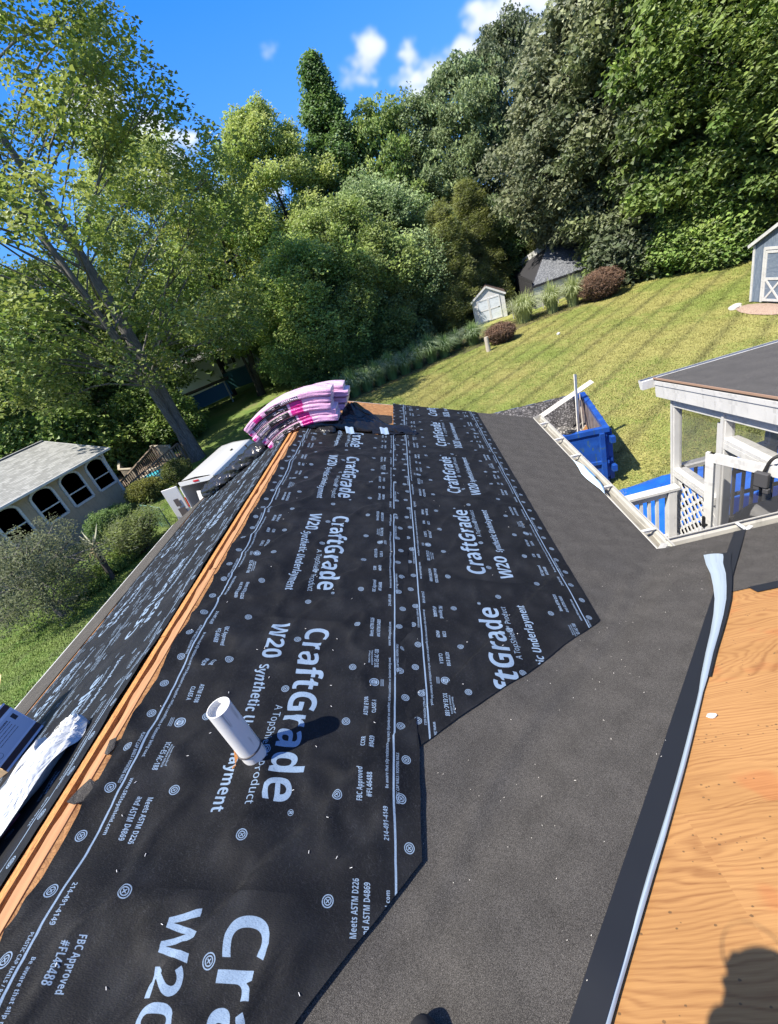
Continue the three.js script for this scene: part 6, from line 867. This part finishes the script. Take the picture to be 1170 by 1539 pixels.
// small olive-leaved tree close to the eave at lower left
tree({ name: 'small_tree', label: 'small grey green tree with thin leaning trunk at the lower left', x: -12.6, z: -10.3, top: -3.05, R: 1.5, foot: 0.2, geo: SP.tiny, mat: LEAFM, col: [[0.08, 0.10, 0.05], [0.19, 0.21, 0.11]], clumps: 46, per: 24, cr: 0.55, seed: 110, trunk: 0.11, hollow: 0.35, lean: [0.6, 1.0], bark: mBark });
{ // feathery shrub, dead yucca, low planting
  const R = rng(111), sh = thing('feathery_shrub', 'airy feathery green shrub with thin stems beside the eave', 'shrub'), wood = [], pts = [];
  for (let i = 0; i < 26; i++) { const a = R() * 6.283, s = 0.3 + 0.85 * R(), e = V(-11.35 + Math.cos(a) * s, -4.6 - 0.55 * R() * s, -13.35 + Math.sin(a) * s), b = V(-11.4 + Math.cos(a) * 0.15, -5.95, -13.3 + Math.sin(a) * 0.15); wood.push(tube([b, b.clone().lerp(e, 0.55).add(V(0, 0.12, 0)), e], [0.022, 0.014, 0.006], 5, 6)); for (let k = 0; k < 18; k++) { const f = 0.35 + 0.65 * R(), q = b.clone().lerp(e, f).add(V((R() - 0.5) * 0.5, (R() - 0.35) * 0.35, (R() - 0.5) * 0.5)); q.t = 0.3 + 0.6 * R(); pts.push(q); } }
  part('stem', wood, mBarkDark, sh); foliage('leaves', pts, SP.feather, LEAFM, [[0.05, 0.085, 0.012], [0.15, 0.19, 0.035]], 112, sh, 1.1);
  const yu = thing('dead_yucca', 'tall dead yucca stalk with dry pale leaves among the green shrubs', 'plant'), yx = -11.75, yz = -11.75;
  part('stalk', tube([[yx, -5.95, yz], [yx + 0.05, -5.2, yz - 0.04], [yx + 0.12, -4.6, yz - 0.1]], [0.10, 0.09, 0.07], 8, 8), mBarkDark, yu);
  const leaf = std({ color: lin(0.30, 0.24, 0.15), roughness: 0.9 }), tips = std({ color: lin(0.42, 0.42, 0.30), roughness: 0.8 });
  for (let i = 0; i < 26; i++) { const a = R() * 6.28, dead = i < 17, y = dead ? -5.25 + R() * 0.7 : -4.6, l = dead ? 0.35 + R() * 0.2 : 0.55 + R() * 0.25, b = V(yx + 0.09, y, yz - 0.08), e = b.clone().add(V(Math.cos(a) * l * (dead ? 0.7 : 0.6), dead ? -l * 0.45 : l * 0.75, Math.sin(a) * l * (dead ? 0.7 : 0.6))), m = b.clone().lerp(e, 0.5).add(V(Math.cos(a) * 0.05, dead ? 0.12 : 0.03, Math.sin(a) * 0.05)); part(dead ? 'dry_leaf' : 'leaf', tube([b, m, e], [0.022, 0.028, 0.004], 4, 5), dead ? leaf : tips, yu); }
  bush('low_shrub', 'low bright green planting at the foot of the feathery shrub', -12.0, -12.6, 0.28, 0.8, 113, BRIGHT, SP.shrub, 500);
  bush('low_shrub', 'low bright green planting under the dead yucca', -12.6, -11.6, 0.22, 0.9, 114, BRIGHT, SP.shrub, 420);
  bush('low_shrub', 'shaded low planting along the foot of the neighbour house', -15.3, -17.6, 0.35, 0.8, 115, DEEP, SP.shrub, 420);
  solo('brick_edging', beam(V(-10.4, -5.85, -12.6), V(-10.0, -5.85, -11.4), 0.12, 0.22), std({ color: lin(0.26, 0.09, 0.05), map: dirtTex }), 'reddish brick edging by the feathery shrub', 'edging');
}
// small white flowering plants in front of the red bush etc.
structure('planting_bed', sheet(60, 8, (s, t) => { const az = lerp(-11.5, 23.5, s), d = lerp(az > 9 ? 29.6 + (az - 9) * 0.16 : 25.2 + 0.16 * (az + 11), 33.4, t) + 0.4 * (fbm(s * 20, t, 2, 5) - 0.5) * (1 - t), [x, z] = AZ(az, d); return [x, gy(x, z) + 0.012, z, x, z]; }), std({ map: dataTex(256, 256, (x, y) => { const f = hash(x, y, 4) * 0.5 + 0.5 * vn(x / 6, y / 6, 3, 43, 43); return [0.04 + 0.07 * f, 0.035 + 0.055 * f, 0.02 + 0.03 * f]; }), roughness: 0.95 }), 'dark planting bed along the far edge of the lawn');

/* ------------------------------------------------------------------ the photographer, crouched on the wing roof just out of frame: a shoe and a head shadow show */
{
  const cap = (P, a, b, ra, rb) => { const bx = b[0] - a[0], by = b[1] - a[1], bz = b[2] - a[2], px = P[0] - a[0], py = P[1] - a[1], pz = P[2] - a[2], h = clamp((px * bx + py * by + pz * bz) / (bx * bx + by * by + bz * bz || 1)); return Math.hypot(px - bx * h, py - by * h, pz - bz * h) - lerp(ra, rb, h); };
  const smin = (a, b, k) => { const h = clamp(0.5 + 0.5 * (b - a) / k); return lerp(b, a, h) - k * h * (1 - h); };
  function skin(lo, hi, res, bones, k, tint) {             // mesh of the smooth union of tapered capsules
    const mc = new MarchingCubes(res, new THREE.MeshStandardMaterial(), false, false, 120000), c = [0, 1, 2].map((i) => (lo[i] + hi[i]) / 2), s = [0, 1, 2].map((i) => (hi[i] - lo[i]) / 2), half = res / 2; mc.isolation = 0;
    const B = bones.map((b) => ({ b, m: Math.max(b[2], b[3]) + 0.12, lo: [0, 1, 2].map((i) => Math.min(b[0][i], b[1][i])), hi: [0, 1, 2].map((i) => Math.max(b[0][i], b[1][i])) }));
    for (let z = 0; z < res; z++) for (let y = 0; y < res; y++) for (let x = 0; x < res; x++) {
      const P = [c[0] + s[0] * (x - half) / half, c[1] + s[1] * (y - half) / half, c[2] + s[2] * (z - half) / half]; let d = 0.3;
      for (const q of B) { if (P[0] < q.lo[0] - q.m || P[0] > q.hi[0] + q.m || P[1] < q.lo[1] - q.m || P[1] > q.hi[1] + q.m || P[2] < q.lo[2] - q.m || P[2] > q.hi[2] + q.m) continue; d = smin(d, cap(P, ...q.b), k); }
      mc.field[x + y * res + z * res * res] = -d;
    }
    mc.update();
    const n = mc.count, pos = new Float32Array(n * 3), col = new Float32Array(n * 3);
    for (let i = 0; i < n; i++) { const p = [0, 1, 2].map((a) => c[a] + s[a] * mc.positionArray[3 * i + a]); pos.set(p, 3 * i); col.set(tint(p), 3 * i); }
    let g = new THREE.BufferGeometry(); g.setAttribute('position', new THREE.BufferAttribute(pos, 3)); g.setAttribute('color', new THREE.BufferAttribute(col, 3)); g = mergeVertices(g, 1e-5); g.computeVertexNormals(); return g.toNonIndexed();
  }
  const fl = (z) => yB(z) + 0.02;
  const hipC = [-0.24, -1.13, 0.36], chest = [-0.24, -0.83, 0.29], neck = [-0.28, -0.68, 0.185], head = [-0.305, -0.55, 0.115];
  const ankL = [-0.42, fl(-0.11) + 0.085, -0.10], ankR = [-0.06, fl(0.10) + 0.085, 0.08], kneeL = [-0.42, -1.20, -0.03], kneeR = [-0.08, -1.16, 0.02];
  const wristR = [-0.02, -0.13, 0.10], elbR = [0.05, -0.42, 0.20], wristL = [-0.47, -1.02, 0.02], elbL = [-0.52, -0.90, 0.24];
  const bones = [
    [hipC, chest, 0.135, 0.15], [[-0.34, -1.13, 0.37], [-0.14, -1.13, 0.37], 0.12, 0.12], [[-0.39, -0.775, 0.28], [-0.09, -0.775, 0.28], 0.075, 0.075], [chest, neck, 0.12, 0.058], [neck, head, 0.056, 0.06],
    [[-0.33, -1.13, 0.34], kneeL, 0.095, 0.066], [[-0.15, -1.13, 0.34], kneeR, 0.095, 0.066], [kneeL, [-0.42, -1.40, -0.10], 0.062, 0.06], [[-0.42, -1.40, -0.10], ankL, 0.06, 0.045], [kneeR, [-0.07, -1.38, 0.06], 0.062, 0.06], [[-0.07, -1.38, 0.06], ankR, 0.06, 0.045],
    [[-0.42, fl(-0.07) + 0.04, -0.07], [-0.42, fl(-0.255) + 0.035, -0.255], 0.042, 0.044], [[-0.42, fl(-0.255) + 0.03, -0.255], [-0.425, fl(-0.315) + 0.03, -0.315], 0.044, 0.040], [[-0.06, fl(0.12) + 0.04, 0.12], [-0.06, fl(-0.06) + 0.035, -0.06], 0.046, 0.05], [[-0.06, fl(-0.06) + 0.03, -0.06], [-0.06, fl(-0.1) + 0.028, -0.095], 0.05, 0.042],
    [[-0.09, -0.775, 0.27], elbR, 0.062, 0.046], [elbR, wristR, 0.044, 0.029], [[-0.39, -0.775, 0.27], elbL, 0.062, 0.046], [elbL, wristL, 0.044, 0.029],
  ];
  const SKIN = [0.36, 0.20, 0.13], SHIRT = [0.16, 0.17, 0.19], JEAN = [0.035, 0.05, 0.09], SHOE = [0.010, 0.010, 0.012];
  const body = skin([-0.75, -1.82, -0.5], [0.25, -0.05, 0.65], 128, bones, 0.045, (p) => { if (p[1] < fl(p[2]) + 0.10) return SHOE; if (p[1] < -1.07 && !(p[0] < -0.455 && p[1] > -1.12)) return JEAN; if (Math.hypot(p[0] - wristR[0], p[1] - wristR[1], p[2] - wristR[2]) < 0.22 || Math.hypot(p[0] - wristL[0], p[1] - wristL[1], p[2] - wristL[2]) < 0.16 || (p[1] > -0.68 && p[0] < -0.15)) return SKIN; return SHIRT; });
  // head with face, turned towards the phone
  const hd = (x, y, z) => [head[0] + x, head[1] + y, head[2] + z];
  const headG = skin([head[0] - 0.14, head[1] - 0.17, head[2] - 0.17], [head[0] + 0.14, head[1] + 0.17, head[2] + 0.15], 72, [[hd(0, 0.035, 0.02), hd(0, 0.03, -0.02), 0.082, 0.078], [hd(0, -0.04, -0.03), hd(0, -0.075, -0.05), 0.058, 0.036], [hd(0, 0.012, -0.096), hd(0, -0.022, -0.112), 0.008, 0.013], [hd(-0.022, -0.055, -0.09), hd(0.022, -0.055, -0.09), 0.008, 0.008], [hd(-0.082, 0.02, 0.005), hd(-0.084, -0.02, 0.0), 0.016, 0.010], [hd(0.082, 0.02, 0.005), hd(0.084, -0.02, 0.0), 0.016, 0.010], [hd(-0.045, 0.03, -0.085), hd(-0.02, 0.032, -0.092), 0.010, 0.009], [hd(0.02, 0.032, -0.092), hd(0.045, 0.03, -0.085), 0.009, 0.010]], 0.022, (p) => (Math.hypot(p[0] - head[0] - 0.032, p[1] - head[1] - 0.012, p[2] - head[2] + 0.088) < 0.011 || Math.hypot(p[0] - head[0] + 0.032, p[1] - head[1] - 0.012, p[2] - head[2] + 0.088) < 0.011 ? [0.05, 0.04, 0.03] : SKIN));
  // right hand round the phone, left hand resting on the knee
  const finger = (b, d1, d2, L, r) => { const m = b.map((v, i) => v + d1[i] * L * 0.5), e = m.map((v, i) => v + d2[i] * L * 0.5); return [[b, m, r, r * 0.92], [m, e, r * 0.92, r * 0.78]]; };
  const hand = (w, f, s, n) => { const at = (a, b, c) => w.map((v, i) => v + f[i] * a + s[i] * b + n[i] * c), out = [[at(0.0, 0, 0), at(0.035, 0, 0), 0.026, 0.026]]; [[-0.027, 0.07], [-0.009, 0.08], [0.009, 0.076], [0.026, 0.06]].forEach(([o, L]) => { out.push([at(0.02, o * 0.7, 0), at(0.082, o, 0), 0.016, 0.0115]); out.push(...finger(at(0.088, o, 0), f.map((v, i) => v * 0.8 - n[i] * 0.6), f.map((v, i) => v * 0.3 - n[i] * 0.95), L, 0.0088)); }); out.push(...finger(at(0.03, -0.03, 0), f.map((v, i) => v * 0.6 - s[i] * 0.75 - n[i] * 0.2), f.map((v, i) => v * 0.9 - s[i] * 0.1 - n[i] * 0.4), 0.07, 0.0105)); return out; };
  const around = (bs) => { const lo = [9, 9, 9], hi = [-9, -9, -9]; for (const b of bs) for (const p of [b[0], b[1]]) for (let i = 0; i < 3; i++) { lo[i] = Math.min(lo[i], p[i] - 0.035); hi[i] = Math.max(hi[i], p[i] + 0.035); } return [lo, hi]; };
  const hr = hand(wristR, [0.05, 0.95, -0.25], [0.9, 0, 0.2], [-0.1, -0.3, 0.95].map((v) => -v)), hl = hand(wristL, [0.3, -0.75, -0.58], [0.85, 0.4, 0.0], [0.2, -0.5, 0.8].map((v) => -v));
  const mk = (bs) => { const [lo, hi] = around(bs); return skin(lo, hi, 64, bs, 0.006, () => SKIN); };
  const all = mergeGeometries([body, headG, mk(hr), mk(hl)]);
  const person = thing('person', 'person crouching on the roof in dark jeans, grey shirt and black shoes, with a phone', 'person');
  part('body', all, new THREE.MeshStandardMaterial({ vertexColors: true, roughness: 0.8 }), person);
  part('cap', [(() => { const g = new THREE.SphereGeometry(0.096, 32, 16, 0, 6.2832, 0, 1.45); g.scale(1, 0.95, 1.08); g.translate(head[0], head[1] + 0.036, head[2]); return g; })(), (() => { const g = new THREE.SphereGeometry(0.075, 24, 6, 0, 6.2832, 1.35, 0.35); g.scale(1, 0.22, 1.0); g.translate(head[0], head[1] + 0.052, head[2] - 0.075); return g; })()], std({ color: lin(0.03, 0.03, 0.035), roughness: 0.9 }), person);
  part('ear_muff_band', tube(Array.from({ length: 17 }, (_, i) => { const a = Math.PI * (i / 16); return [head[0] + Math.cos(a) * 0.108, head[1] + 0.02 + Math.sin(a) * 0.16, head[2] + 0.01]; }), 0.014, 8), mBlack, person);
  for (const s of [-1, 1]) part('ear_muff', (() => { const g = new THREE.SphereGeometry(0.042, 20, 14); g.scale(0.6, 1.1, 0.9); g.translate(head[0] + s * 0.104, head[1] + 0.01, head[2] + 0.01); return g; })(), std({ color: lin(0.05, 0.05, 0.06), roughness: 0.5 }), person);
  const fw = V(-0.15170, -0.46204, -0.87379), pc = fw.clone().multiplyScalar(-0.016);
  solo('phone', beam(pc.clone().add(V(0.26, 0.834, -0.486).multiplyScalar(-0.12)), pc.clone().add(V(0.26, 0.834, -0.486).multiplyScalar(0.022)), 0.07, 0.008, fw, 0.003), mBlack, 'black phone held up in the right hand of the crouching person', 'phone');
}

renderer.render(scene, camera);
